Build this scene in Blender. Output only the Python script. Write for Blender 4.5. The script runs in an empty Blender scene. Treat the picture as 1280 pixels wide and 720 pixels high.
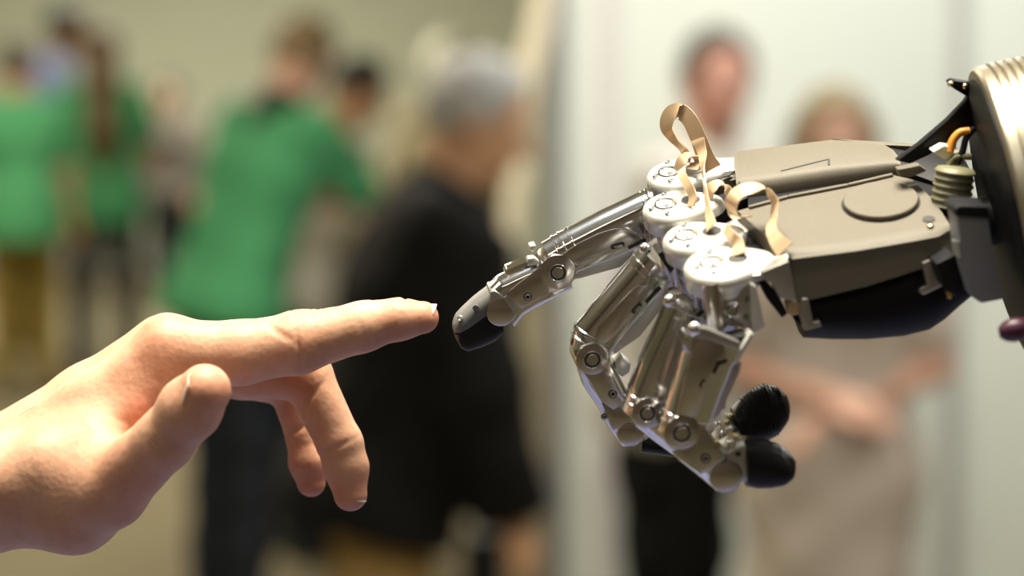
import bpy, bmesh, math, random
import numpy as np
from mathutils import Vector, Matrix

random.seed(7)
rng = np.random.default_rng(7)
sc = bpy.context.scene
COL = sc.collection

# ------------------------------------------------------------------ camera
PITCH = math.atan(330 / 3022.2)
CAMZ = 1.72
FPX = 85 / 36 * 1280
cd = bpy.data.cameras.new('camera')
cd.lens = 85
cd.sensor_width = 36
cd.clip_start = 0.05
cd.dof.use_dof = True
cd.dof.focus_distance = 0.9
cd.dof.aperture_fstop = 4.9
cd.dof.aperture_blades = 0
cam_o = bpy.data.objects.new('camera', cd)
COL.objects.link(cam_o)
cam_o.location = (0, 0, CAMZ)
cam_o.rotation_euler = (math.pi / 2 - PITCH, 0, 0)
sc.camera = cam_o

# ------------------------------------------------------------------ world, exposure
w_ = bpy.data.worlds.new('world')
sc.world = w_
w_.use_nodes = True
w_.node_tree.nodes['Background'].inputs[0].default_value = (0.9, 0.85, 0.75, 1)
w_.node_tree.nodes['Background'].inputs[1].default_value = 0.05
sc.view_settings.view_transform = 'Standard'
sc.view_settings.look = 'None'
sc.view_settings.exposure = 0.0
sc.view_settings.gamma = 1.0
sc.view_settings.use_curve_mapping = False
sc.cycles.use_denoising = True
sc.cycles.max_bounces = 8
sc.cycles.diffuse_bounces = 4
sc.cycles.glossy_bounces = 5
sc.cycles.sample_clamp_indirect = 4.0
sc.cycles.caustics_reflective = False
sc.cycles.caustics_refractive = False

# ------------------------------------------------------------------ lights (the ceiling lamps of the hall, and added uplights)
def area(name, loc, sx, sy, power, color, spread=180):
    l = bpy.data.lights.new(name, 'AREA')
    l.shape = 'RECTANGLE'
    l.size, l.size_y = sx, sy
    l.energy = power
    l.color = color
    l.spread = math.radians(spread)
    o = bpy.data.objects.new(name, l)
    COL.objects.link(o)
    o.location = loc
    return o

WARM = (1.0, 0.88, 0.68)
NEUT = (1.0, 0.95, 0.84)
KEY = (1.0, 0.91, 0.74)
COOL = (1.0, 0.98, 0.91)
area('ceiling_lamp_light', (0.0, 0.93, 2.98), 0.8, 0.55, 74, KEY)
for ux, uy, up_ in ((0.0, 0.9, 16), (0.2, -0.5, 5)):      # added unseen uplights that whiten the ceiling for the metal to reflect
    area('added_ceiling_uplight', (ux, uy, 2.75), 0.8, 0.5, up_, (0.93, 0.97, 1.0)).rotation_euler = (math.pi, 0, 0)
area('ceiling_lamp_light', (-1.5, 0.9, 2.98), 0.5, 1.2, 11, KEY)
area('ceiling_lamp_light', (1.5, 0.9, 2.98), 0.5, 1.2, 13, COOL)
area('ceiling_lamp_light', (1.5, 3.6, 2.98), 1.4, 0.5, 34, COOL)
area('ceiling_lamp_light', (0.9, 5.0, 2.98), 2.2, 0.4, 50, COOL)
area('ceiling_lamp_light', (-1.6, 5.2, 2.98), 1.6, 0.6, 70, WARM)
area('ceiling_lamp_light', (-2.2, 9.5, 2.98), 2.0, 0.8, 115, WARM)
area('ceiling_lamp_light', (-2.0, 14.0, 2.98), 2.4, 0.8, 175, NEUT)
area('ceiling_lamp_light', (-0.9, -1.8, 2.98), 1.2, 0.5, 6, WARM)

# ------------------------------------------------------------------ materials
def mat(name, color, rough=0.5, metal=0.0, noise=0.0, nscale=40.0, bump=0.0, bscale=300.0,
        sss=0.0, spec=0.5, coat=0.0, aniso=0.0, bdist=0.001):
    m = bpy.data.materials.new(name)
    m.use_nodes = True
    nt = m.node_tree
    b = nt.nodes['Principled BSDF']
    b.inputs['Base Color'].default_value = (*color, 1)
    b.inputs['Roughness'].default_value = rough
    b.inputs['Metallic'].default_value = metal
    b.inputs['Specular IOR Level'].default_value = spec
    b.inputs['Coat Weight'].default_value = coat
    b.inputs['Anisotropic'].default_value = aniso
    tc = nt.nodes.new('ShaderNodeTexCoord')
    if noise > 0:
        n = nt.nodes.new('ShaderNodeTexNoise')
        n.inputs['Scale'].default_value = nscale
        n.inputs['Detail'].default_value = 5
        nt.links.new(tc.outputs['Object'], n.inputs['Vector'])
        r = nt.nodes.new('ShaderNodeMapRange')
        r.inputs[3].default_value = 1 - noise
        r.inputs[4].default_value = 1 + noise
        nt.links.new(n.outputs['Fac'], r.inputs[0])
        h = nt.nodes.new('ShaderNodeHueSaturation')
        h.inputs['Color'].default_value = (*color, 1)
        nt.links.new(r.outputs[0], h.inputs['Value'])
        nt.links.new(h.outputs[0], b.inputs['Base Color'])
    if bump > 0:
        n2 = nt.nodes.new('ShaderNodeTexNoise')
        n2.inputs['Scale'].default_value = bscale
        n2.inputs['Detail'].default_value = 4
        nt.links.new(tc.outputs['Object'], n2.inputs['Vector'])
        bp = nt.nodes.new('ShaderNodeBump')
        bp.inputs['Strength'].default_value = bump
        bp.inputs['Distance'].default_value = bdist
        nt.links.new(n2.outputs['Fac'], bp.inputs['Height'])
        nt.links.new(bp.outputs[0], b.inputs['Normal'])
    if sss > 0:
        b.inputs['Subsurface Weight'].default_value = sss
        b.inputs['Subsurface Radius'].default_value = (1.0, 0.35, 0.2)
        b.inputs['Subsurface Scale'].default_value = 0.004
    return m

M = {}
M['alu'] = mat('polished_aluminium', (0.86, 0.875, 0.90), 0.11, 1.0, noise=0.04, nscale=60, bump=0.02, bscale=500, bdist=0.0003)
M['alu_flat'] = mat('machined_aluminium', (0.56, 0.535, 0.515), 0.2, 1.0, noise=0.04, nscale=120, bump=0.03, bscale=900, bdist=0.0003)
M['alu_satin'] = mat('satin_aluminium', (0.47, 0.46, 0.43), 0.36, 0.85, noise=0.05, nscale=150)
M['cap'] = mat('bead_blasted_aluminium', (0.78, 0.77, 0.71), 0.36, 0.5, noise=0.04, nscale=200)
M['chrome'] = mat('chrome', (0.9, 0.9, 0.9), 0.08, 1.0)
M['dark'] = mat('dark_recess_shade', (0.012, 0.011, 0.01), 0.5)  # near-black colour standing in for shade inside holes, grooves, slots and gaps
M['brass'] = mat('brass', (0.75, 0.58, 0.30), 0.25, 1.0)
M['rubber'] = mat('black_rubber', (0.009, 0.009, 0.010), 0.36, spec=0.3, bump=0.1, bscale=900, bdist=0.0003)
M['grey_plastic'] = mat('grey_plastic', (0.15, 0.147, 0.14), 0.45, noise=0.05, nscale=200)
M['taupe'] = mat('taupe_shell_plastic', (0.135, 0.118, 0.088), 0.55, noise=0.12, nscale=900, bump=0.12, bscale=1500, bdist=0.0004, spec=0.3)
M['black_plastic'] = mat('black_shell_plastic', (0.008, 0.0075, 0.009), 0.5, spec=0.15)
M['black_soft'] = mat('black_soft_plastic', (0.009, 0.009, 0.011), 0.5, spec=0.2)
M['bracket_grey'] = mat('grey_bracket', (0.24, 0.245, 0.25), 0.5)
M['copper'] = mat('copper_flex', (0.74, 0.53, 0.33), 0.3, 0.35, noise=0.06, nscale=120)
M['bronze'] = mat('bronze_rib', (0.46, 0.41, 0.31), 0.34, 0.9, noise=0.05, nscale=60)
M['bellows'] = mat('olive_bellows', (0.17, 0.16, 0.085), 0.5)
M['orange'] = mat('orange_wire', (0.75, 0.30, 0.04), 0.4)
M['cream_plastic'] = mat('cream_connector', (0.75, 0.72, 0.58), 0.4)
M['maroon'] = mat('maroon_knob', (0.06, 0.012, 0.03), 0.4)
M['nail'] = mat('fingernail', (0.86, 0.60, 0.48), 0.25, spec=0.5, coat=0.2)

# ------------------------------------------------------------------ tags and object helpers
def tag(o, label=None, cat=None, group=None, kind=None):
    if label: o['label'] = label
    if cat: o['category'] = cat
    if group: o['group'] = group
    if kind: o['kind'] = kind
    return o

def empty(name, loc=(0, 0, 0), rz=0.0, parent=None):
    o = bpy.data.objects.new(name, None)
    o.empty_display_size = 0.05
    COL.objects.link(o)
    o.location = loc
    o.rotation_euler = (0, 0, rz)
    if parent: o.parent = parent
    return o

def link_mesh(name, verts, faces, m, parent=None, off=(0, 0, 0), smooth=40, bev=None, smooth_all=False):
    me = bpy.data.meshes.new(name)
    v = np.asarray(verts, dtype=float) - np.asarray(off, dtype=float)
    me.from_pydata([tuple(p) for p in v], [], [tuple(int(i) for i in f) for f in faces])
    bm = bmesh.new()
    bm.from_mesh(me)
    bmesh.ops.recalc_face_normals(bm, faces=bm.faces)
    if bev:
        ed = [e for e in bm.edges if len(e.link_faces) == 2 and e.calc_face_angle(0) > math.radians(28)]
        bmesh.ops.bevel(bm, geom=ed, offset=bev[0], segments=bev[1], affect='EDGES', profile=0.6, clamp_overlap=True)
    bm.to_mesh(me)
    bm.free()
    me.materials.append(m)
    me.polygons.foreach_set('use_smooth', [True] * len(me.polygons))
    if not smooth_all:
        me.set_sharp_from_angle(angle=math.radians(smooth))
    me.update()
    o = bpy.data.objects.new(name, me)
    COL.objects.link(o)
    if parent: o.parent = parent
    return o

def link_grid_mesh(name, v, q, m, parent=None, attr=None):
    me = bpy.data.meshes.new(name)
    me.vertices.add(len(v))
    me.vertices.foreach_set('co', v.astype(np.float32).ravel())
    me.loops.add(len(q) * 4)
    me.loops.foreach_set('vertex_index', q.astype(np.int32).ravel())
    me.polygons.add(len(q))
    me.polygons.foreach_set('loop_start', (np.arange(len(q)) * 4).astype(np.int32))
    me.polygons.foreach_set('loop_total', np.full(len(q), 4, dtype=np.int32))
    me.update(calc_edges=True)
    me.validate()
    me.polygons.foreach_set('use_smooth', [True] * len(me.polygons))
    if attr:
        for k, a in attr.items():
            at = me.attributes.new(k, 'FLOAT', 'POINT')
            at.data.foreach_set('value', a.astype(np.float32))
    me.materials.append(m)
    me.update()
    o = bpy.data.objects.new(name, me)
    COL.objects.link(o)
    if parent: o.parent = parent
    return o

def box(name, lo, hi, m, parent=None, bev=None, off=(0, 0, 0)):
    (x0, y0, z0), (x1, y1, z1) = lo, hi
    v = [(x0, y0, z0), (x1, y0, z0), (x1, y1, z0), (x0, y1, z0), (x0, y0, z1), (x1, y0, z1), (x1, y1, z1), (x0, y1, z1)]
    f = [(0, 3, 2, 1), (4, 5, 6, 7), (0, 1, 5, 4), (1, 2, 6, 5), (2, 3, 7, 6), (3, 0, 4, 7)]
    return link_mesh(name, v, f, m, parent, off, bev=bev)

# ------------------------------------------------------------------ distance-field bodies (surface nets)
def smin(a, b, k):
    if k <= 0: return np.minimum(a, b)
    h = np.clip(0.5 + 0.5 * (b - a) / k, 0, 1)
    return b + (a - b) * h - k * h * (1 - h)

def smax(a, b, k):
    return -smin(-a, -b, k)

def rcone(P, a, b, ra, rb):
    a = np.asarray(a, float); b = np.asarray(b, float)
    ba = b - a
    L2 = ba @ ba + 1e-12
    h = np.clip(((P - a) @ ba) / L2, 0, 1)
    d = P - a - h[:, None] * ba
    return np.sqrt((d * d).sum(1)) - (ra + (rb - ra) * h)

def ellip(P, c, r, R=None):
    q = P - np.asarray(c, float)
    if R is not None: q = q @ R
    q = q / np.asarray(r, float)
    k0 = np.sqrt((q * q).sum(1)) + 1e-9
    k1 = np.sqrt(((q / np.asarray(r, float)) ** 2).sum(1)) + 1e-9
    return k0 * (k0 - 1.0) / k1

def chain(P, pts, k=0.0):
    d = None
    for (a, b) in zip(pts[:-1], pts[1:]):
        e = rcone(P, a[:3], b[:3], a[3], b[3])
        d = e if d is None else smin(d, e, k)
    return d

def nets(fn, lo, hi, h, coarse=4, relax=2):
    """mesh the zero set of fn(points) in the box lo..hi with cell size h"""
    lo = np.asarray(lo, float); hi = np.asarray(hi, float)
    H = h * coarse
    nc = np.ceil((hi - lo) / H).astype(int) + 1
    gx = [lo[i] + H * np.arange(nc[i]) for i in range(3)]
    G = np.stack(np.meshgrid(*gx, indexing='ij'), -1).reshape(-1, 3)
    dc = fn(G).reshape(nc)
    nb = nc - 1
    N = nb * coarse + 1
    V = np.full(N, 1.0, dtype=np.float32)
    cm = np.stack([dc[i:i + nb[0], j:j + nb[1], k:k + nb[2]] for i in (0, 1) for j in (0, 1) for k in (0, 1)], 0)
    act = np.abs(cm).min(0) < H * 1.9
    neg = cm.mean(0) < 0
    V[:-1, :-1, :-1] = np.where(np.repeat(np.repeat(np.repeat(neg, coarse, 0), coarse, 1), coarse, 2), -1.0, 1.0)
    A = np.zeros(N, bool)
    A[:-1, :-1, :-1] = np.repeat(np.repeat(np.repeat(act, coarse, 0), coarse, 1), coarse, 2)
    idx = np.argwhere(A)
    V[A] = fn(lo + idx * h)
    S = V < 0
    n = np.array(V.shape) - 1
    cs = sum(S[i:i + n[0], j:j + n[1], k:k + n[2]].astype(np.int8) for i in (0, 1) for j in (0, 1) for k in (0, 1))
    mix = (cs > 0) & (cs < 8)
    ci = np.argwhere(mix)
    cid = np.full(n, -1, dtype=np.int64)
    cid[mix] = np.arange(len(ci))
    acc = np.zeros((len(ci), 3)); cnt = np.zeros(len(ci))
    for ax in range(3):
        o1, o2 = [a for a in range(3) if a != ax]
        for i in (0, 1):
            for j in (0, 1):
                p = ci.copy(); p[:, o1] += i; p[:, o2] += j
                q = p.copy(); q[:, ax] += 1
                va = V[p[:, 0], p[:, 1], p[:, 2]]; vb = V[q[:, 0], q[:, 1], q[:, 2]]
                c = (va < 0) != (vb < 0)
                t = np.where(c, va / np.where(va == vb, 1, va - vb), 0)
                pos = p.astype(float); pos[:, ax] += t
                acc[c] += pos[c]; cnt[c] += 1
    vert = lo + h * acc / cnt[:, None]
    quads = []
    for ax in range(3):
        o1, o2 = [(1, 2), (2, 0), (0, 1)][ax]
        sl0 = [slice(None)] * 3; sl1 = [slice(None)] * 3
        sl0[ax] = slice(0, -1); sl1[ax] = slice(1, None)
        s0 = S[tuple(sl0)]; s1 = S[tuple(sl1)]
        e = np.argwhere(s0 != s1)
        e = e[(e[:, o1] > 0) & (e[:, o2] > 0) & (e[:, o1] < n[o1]) & (e[:, o2] < n[o2])]
        if not len(e): continue
        flip = s0[e[:, 0], e[:, 1], e[:, 2]]
        def cell(d1, d2):
            c = e.copy(); c[:, o1] -= d1; c[:, o2] -= d2
            return cid[c[:, 0], c[:, 1], c[:, 2]]
        qd = np.stack([cell(1, 1), cell(0, 1), cell(0, 0), cell(1, 0)], 1)
        qd[~flip] = qd[~flip][:, ::-1]
        quads.append(qd)
    quads = np.concatenate(quads)
    quads = quads[(quads >= 0).all(1)]
    for _ in range(relax):
        e = h * 0.3
        d0 = fn(vert)
        g = np.stack([fn(vert + np.eye(3)[a] * e) - d0 for a in range(3)], 1) / e
        g2 = (g * g).sum(1) + 1e-6
        step = np.clip(d0 / g2, -h * 0.7, h * 0.7)
        vert = vert - step[:, None] * g
    return vert, quads

# ------------------------------------------------------------------ the camera-side frame used to measure the two hands (millimetres)
CP, SP = math.cos(PITCH), math.sin(PITCH)
RC = np.array([[1, 0, 0], [0, SP, -CP], [0, CP, SP]])     # columns: right, up, towards the photographer
FD = 900.0

def U(v):
    v = np.asarray(v, float)
    return v / np.linalg.norm(v)

def cm(px, py, dz):
    D = FD + dz
    return np.array([(px - 640) / FPX * D, -(py - 360) / FPX * D, -dz])

def hit(px, py, p0, n):
    C = np.array([0, 0, FD]); d = np.array([(px - 640) / FPX, -(py - 360) / FPX, -1.0])
    t = ((p0 - C) @ n) / (d @ n)
    return C + t * d

def world(P):
    P = np.atleast_2d(np.asarray(P, float))
    L = np.stack([P[:, 0], P[:, 1], P[:, 2] - FD], 1) / 1000.0
    return L @ RC.T + np.array([0, 0, CAMZ])

# ================================================================== LARGE STRUCTURE
M['floor'] = mat('beige_carpet', (0.21, 0.18, 0.105), 0.9, noise=0.25, nscale=2.5, bump=0.3, bscale=180, bdist=0.004)
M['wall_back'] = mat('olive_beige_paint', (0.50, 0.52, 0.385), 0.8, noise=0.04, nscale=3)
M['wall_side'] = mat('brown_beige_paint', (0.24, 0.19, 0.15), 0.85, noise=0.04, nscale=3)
M['ceiling'] = mat('ceiling_tile', (0.80, 0.80, 0.77), 0.9, noise=0.03, nscale=8)
M['panel'] = mat('white_partition_laminate', (0.72, 0.77, 0.72), 0.45, noise=0.015, nscale=3)
M['post_grey'] = mat('grey_partition_post', (0.50, 0.50, 0.49), 0.4, 0.3)
M['post_lilac'] = mat('lilac_partition_post', (0.70, 0.65, 0.68), 0.4)
M['post_dark'] = mat('dark_grey_post', (0.20, 0.20, 0.215), 0.5)  # dark grey finish of the partition's end post

def struct(o):
    o['kind'] = 'structure'
    return o
X0, X1, Y0, Y1, ZC = -5.2, 3.6, -3.2, 17.0, 3.05
struct(box('floor', (X0, Y0, -0.1), (X1, Y1, 0), M['floor']))
struct(box('ceiling', (X0, Y0, ZC), (X1, Y1, ZC + 0.1), M['ceiling']))
struct(box('wall_back', (X0, Y1, 0), (X1, Y1 + 0.1, ZC), M['wall_back']))
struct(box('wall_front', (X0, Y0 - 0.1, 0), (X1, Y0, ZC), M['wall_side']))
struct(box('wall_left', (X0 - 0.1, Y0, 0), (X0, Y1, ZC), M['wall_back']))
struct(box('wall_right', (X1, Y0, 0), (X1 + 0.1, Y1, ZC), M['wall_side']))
struct(box('baseboard_back', (X0, Y1 - 0.02, 0), (X1, Y1, 0.1), M['post_grey']))
# white partition behind the robot hand: three panels between posts
YP = 6.2
def PX(px, d):
    return (px - 640) / FPX * d
part_root = empty('partition', (PX(700, YP), YP, 0))
part_root['kind'] = 'structure'
o_ = (PX(700, YP), YP, 0)
edges = [700, 758, 1196, 1640]
for a, b in zip(edges[:-1], edges[1:]):
    box('panel', (PX(a, YP) + 0.012, YP, 0.06), (PX(b, YP) - 0.012, YP + 0.04, 2.5), M['panel'], part_root, (0.004, 2), o_)
for px, mm, hw in ((696, 'post_dark', 0.022), (758, 'post_lilac', 0.018), (1196, 'post_grey', 0.020), (1640, 'post_grey', 0.02)):
    box('post', (PX(px, YP) - hw, YP - 0.012, 0), (PX(px, YP) + hw, YP + 0.052, 2.52), M[mm], part_root, (0.004, 2), o_)

# unseen table added below the frame to bounce cool light onto the hands
M['table_top'] = mat('lilac_bounce_laminate', (0.115, 0.12, 0.22), 0.35)  # lilac tint chosen for the cool light it bounces upward
TB = (0.1, 0.95, 0)
tb = empty('added_bounce_table', TB)
tag(tb, 'unseen bar-height table added under the two hands to bounce cool light up', 'table')
box('tabletop', (-0.75, 0.52, 1.12), (0.95, 1.38, 1.15), M['table_top'], tb, (0.004, 2), TB)
for lx in (-0.70, 0.90):
    for ly in (0.57, 1.33):
        box('leg', (lx - 0.02, ly - 0.02, 0), (lx + 0.02, ly + 0.02, 1.12), M['post_grey'], tb, (0.003, 1), TB)
# ================================================================== PEOPLE IN THE HALL (all far out of focus)
def skin_mat(name, c):
    return mat(name, c, 0.55, noise=0.06, nscale=12, sss=0.15)
SK = {'fair': skin_mat('fair_skin', (0.62, 0.36, 0.26)), 'tan': skin_mat('tan_skin', (0.52, 0.29, 0.16)),
      'brown': skin_mat('brown_skin', (0.30, 0.16, 0.09)), 'ruddy': skin_mat('ruddy_skin', (0.52, 0.26, 0.19))}
M['iris'] = mat('dark_iris', (0.03, 0.02, 0.012), 0.2)
M['eye'] = mat('eye_white', (0.7, 0.68, 0.64), 0.25)

def cloth(name, c, rough=0.85):
    return mat(name, c, rough, noise=0.08, nscale=9, bump=0.15, bscale=260, bdist=0.002, spec=0.2)

def limb_dir(v):
    return U(v)

def person(name, label, px, depth, H, yaw, skin, hair, shirt, trousers, shoe=(0.02, 0.02, 0.02), lean=0.0, side=0.0,
           head_pitch=0.0, head_yaw=0.0, arms=None, sleeve='short', hem=0.0, hair_style='short', width=1.0,
           stance=0.0, collar=None, dress=None, vox=0.014, group=None, dx=0.0, coat=False):
    s = H / 1.75
    wx = PX(px, depth) + dx
    root = empty(name, (wx, depth, 0), yaw)
    tag(root, label, 'person', group)
    l, sd = math.radians(lean), math.radians(side)
    up = U([math.sin(sd), math.sin(l) * math.cos(sd), math.cos(l) * math.cos(sd)])
    rt = U(np.cross([0, 1, 0], up)); rt = U([1, 0, 0] - up * up[0]); fw = np.cross(up, rt)
    hp = math.radians(lean * 0.4 + head_pitch); hy = math.radians(head_yaw)
    pel = np.array([0, 0, 0.95])
    waist = pel + up * 0.16; chest = pel + up * 0.36; neck = pel + up * 0.53
    hup0 = U([math.sin(sd) * .4, math.sin(hp), math.cos(hp)])
    hf0 = U([0, math.cos(hp), -math.sin(hp)])
    hr0 = np.cross(hf0, hup0)
    hf = U(hf0 * math.cos(hy) + hr0 * math.sin(hy)); hr = np.cross(hf, hup0); hup = hup0
    hc = neck + (hup * 0.6 + up * 0.4) * 0.165
    HR = np.stack([hr, hf, hup], 1)
    arms = arms or [((-.25, .05, -1), (-.05, .25, -1)), ((.25, .05, -1), (.05, .25, -1))]
    A = []
    for sgn, (ud, fd) in zip((-1, 1), arms):
        sh = neck - up * 0.055 + rt * sgn * 0.165 * width
        ud = U(np.array(ud, float)); fd = U(np.array(fd, float))
        el = sh + ud * 0.285; wr = el + fd * 0.25
        A.append((sh, el, wr, fd, sgn))
    legs = []
    for sgn in (-1, 1):
        hip = pel + np.array([sgn * 0.085 * width, 0, -0.03]); st = stance * sgn
        kn = np.array([sgn * 0.095 * width + st * .2, 0.02 + st * .5, 0.50]); an = np.array([sgn * 0.10 + st * .35, -0.02 + st, 0.075])
        legs.append((hip, kn, an))

    def torso(P, g=0.0):
        d = None
        for sx in (-1, 1):
            c = chain(P, [(*(pel + rt * sx * .075 * width - up * .02), .105 + g), (*(waist + rt * sx * .06 * width), .092 + g),
                          (*(chest + rt * sx * .08 * width), .105 + g), (*(neck - up * .07 + rt * sx * .10 * width), .062 + g)], .03)
            d = c if d is None else smin(d, c, .05)
        c = rcone(P, neck - up * .055 - rt * .165 * width, neck - up * .055 + rt * .165 * width, .052 + g, .052 + g)
        return smin(d, c, .05)

    def headfn(P):
        d = ellip(P, hc + hup * .02, (.073, .094, .100), HR)
        d = smin(d, ellip(P, hc - hup * .055 + hf * .022, (.055, .070, .068), HR), .03)
        d = smin(d, rcone(P, hc + hf * .093 + hup * .012, hc + hf * .112 - hup * .026, .009, .014), .012)     # nose
        for e in (-1, 1):
            d = smax(d, -ellip(P, hc + hf * .098 + hr * e * .033 + hup * .012, (.017, .012, .011), HR), .01)   # eye sockets
            d = smin(d, ellip(P, hc + hr * e * .078 - hf * .005 - hup * .005, (.010, .020, .032), HR), .008)   # ears
        d = smin(d, ellip(P, hc + hf * .089 - hup * .060, (.024, .010, .006), HR), .006)                       # lips
        d = smin(d, rcone(P, neck - up * .06, hc - hup * .05 - hf * .015, .060, .055), .03)
        return d

    def hands(P):
        d = None
        for sh, el, wr, fd, sgn in A:
            n1 = U(np.cross(fd, [0.3, 0.2, 1.0])); n2 = np.cross(fd, n1)
            c = rcone(P, wr, wr + fd * .085, .026, .034)
            for q, ln in zip((-.027, -.009, .009, .027), (.060, .075, .072, .055)):
                b0 = wr + fd * .085 + n1 * q; b1 = b0 + fd * ln * .55 + n2 * .006; b2 = b1 + fd * ln * .4 + n2 * .018
                c = smin(c, chain(P, [(*b0, .0115), (*b1, .0105), (*b2, .009)]), .006)
            t0 = wr + fd * .03 + n1 * .026; t1 = t0 + fd * .045 + n1 * .028; t2 = t1 + fd * .032 + n1 * .004
            c = smin(c, chain(P, [(*t0, .015), (*t1, .012), (*t2, .010)]), .01)
            d = c if d is None else np.minimum(d, c)
        return d

    def armfn(P, g=0.0, full=True, cut=1.0):
        d = None
        for sh, el, wr, fd, sgn in A:
            if full:
                c = chain(P, [(*sh, .052 + g), (*el, .040 + g), (*wr, .027 + g)], .02)
            else:
                c = rcone(P, sh, sh + (el - sh) * cut, .056 + g, .052 + g)
            d = c if d is None else np.minimum(d, c)
        return d

    def legfn(P, g=0.0):
        d = None
        for hip, kn, an in legs:
            c = chain(P, [(*hip, .092 + g), (*kn, .056 + g), (*an, .038 + g * 1.4)], .03)
            d = c if d is None else smin(d, c, .02)
        return d

    def feet(P, g=0.0, sel=None):
        d = None
        for hip, kn, an in (legs if sel is None else [legs[sel]]):
            c = smin(rcone(P, an + [0, -.035, -.035], an + [0, .13, -.045], .036 + g, .030 + g), rcone(P, an, an + [0, .01, -.03], .038 + g, .04 + g), .02)
            d = c if d is None else np.minimum(d, c)
        return d

    def body(P):
        d = smin(torso(P), headfn(P), .03)
        d = smin(d, armfn(P), .04)
        d = smin(d, hands(P), .015)
        d = smin(d, legfn(P), .05)
        return smin(d, feet(P), .02)

    allp = [hc + hup * .14, hc, neck, pel] + [p for a in A for p in (a[1], a[2], a[2] + a[3] * .18)] + [p for g in legs for p in (g[2],)]
    allp = np.array(allp)
    lo = allp.min(0) - .24; hi = allp.max(0) + .24
    lo[2] = -.03
    def mk(nm, fn, m, v=vox, lo=lo, hi=hi, co=3):
        ve, q = nets(fn, lo, hi, v, co, 1)
        return link_grid_mesh(nm, ve * s, q, m, root)

    mk('body', body, SK[skin], vox * .85)
    # shirt
    g = .016 if not coat else .055
    cutz = pel - up * (0.10 + hem)
    def shirtfn(P):
        d = torso(P, g)
        d = smin(d, chain(P, [(*(pel - rt * .08 * width - up * .08), .118 + g), (*(pel + rt * .08 * width - up * .08), .118 + g)]), .05)
        if dress or hem > 0.05:
            d = smin(d, rcone(P, pel, pel - np.array([0, 0, .12 + hem]), .16 + g, .19 + g), .05)
        d = smin(d, armfn(P, g * .9, sleeve == 'long', .75), .03)
        d = smin(d, rcone(P, neck - up * .05, neck + up * .005, .075 + g * .5, .066 + g * .4), .03)
        wob = .006 * np.sin(P[:, 2] * 31 + 4 * np.sin(P[:, 0] * 17)) * np.sin(P[:, 0] * 23 + P[:, 1] * 19)
        d = d + wob
        d = smax(d, -((P - cutz) @ up), .008)
        d = smax(d, (P - (neck + up * .022 - fw * .01)) @ U(up + fw * .35), .006)
        for sh, el, wr, fd, sgn in A:
            if sleeve == 'long':
                near = rcone(P, el, wr + fd * .2, .09, .12)
                d = np.where(near < 0, smax(d, (P - wr) @ fd, .006), d)
            else:
                pass
        return d
    mk('dress' if dress else ('coat' if coat else 'shirt'), shirtfn, shirt)
    if dress:
        pass
    def trfn(P):
        d = smin(legfn(P, .016), chain(P, [(*(pel - rt * .07 * width), .112), (*(pel + rt * .07 * width), .112)]), .06)
        d = d + .005 * np.sin(P[:, 2] * 37 + P[:, 0] * 20)
        d = smax(d, (P - (pel + up * .01)) @ up, .005)
        return smax(d, .06 - P[:, 2], .004)
    mk('trousers', trfn, trousers, lo=np.array([lo[0], lo[1], 0.0]), hi=np.array([hi[0], hi[1], 1.10]))
    sm = mat(name + '_shoe', shoe, 0.5)
    for e in (0, 1):
        a3 = legs[e][2]
        mk('shoe', lambda P: smax(feet(P, .010, e), P[:, 2] - .095, .01), sm, .012, lo=np.array([a3[0] - .12, a3[1] - .2, -.03]), hi=np.array([a3[0] + .12, a3[1] + .3, .16]))
    # hair
    def hairfn(P):
        d = ellip(P, hc + hup * .030 - hf * .008, (.086, .106, .104), HR)
        if hair_style in ('short', 'bob', 'long'):
            cutn = U(hf * .9 - hup * .45)
            d = smax(d, (P - (hc + hf * .052 + hup * .048)) @ cutn, .012)
        if hair_style == 'short':
            d = smax(d, -((P - (hc - hup * .045)) @ hup), .01)
        if hair_style == 'bob':
            for e in (-1, 1):
                d = smin(d, rcone(P, hc + hr * e * .066 + hup * .03 - hf * .01, hc + hr * e * .076 - hup * .12 - hf * .01, .036, .034), .02)
            d = smin(d, rcone(P, hc - hf * .06 + hup * .02, hc - hf * .07 - hup * .12, .06, .05), .03)
        if hair_style == 'long':
            d = smin(d, chain(P, [(*(hc - hf * .04 + hup * .02), .09), (*(hc - hf * .085 - hup * .16), .088), (*(neck - fw * .14 - up * .22), .085), (*(neck - fw * .125 - up * .42), .045)], .03), .03)
        d = d + .003 * np.sin(P[:, 0] * 140) * np.sin(P[:, 1] * 120 + P[:, 2] * 60)
        return d
    hl = hc - .24; hh = hc + .24
    if hair_style == 'long': hl = hc - np.array([.3, .35, .65]); hh = hc + .3
    mk('hair', hairfn, hair, .010, lo=hl, hi=hh)
    ev = []; eq = []
    for e in (-1, 1):
        c = hc + hf * .080 + hr * e * .033 + hup * .012
        bm = bmesh.new(); bmesh.ops.create_uvsphere(bm, u_segments=10, v_segments=8, radius=.0125)
        vs = np.array([tuple(v.co) for v in bm.verts]) + c
        fs = [[v.index for v in f.verts] for f in bm.faces]
        bm.free()
        eo = link_mesh('eye', vs * s, fs, M['eye'], root, smooth_all=True)
        eo.data.materials.append(M['iris'])
        for p in eo.data.polygons:
            if (np.array(p.center) / s - c) @ hf > .0085: p.material_index = 1
    if collar is not None:
        def colfn(P):
            d = rcone(P, neck - up * .03, neck + up * .045, .082 + g * .6, .070)
            d = smax(d, -rcone(P, neck - up * .05, neck + up * .1, .062, .055), .004)
            return smax(d, (P - (neck + up * .05)) @ U(up + fw * .3), .004)
        mk('collar', colfn, collar, .009, lo=neck - .2, hi=neck + .2)
    return root

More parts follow.
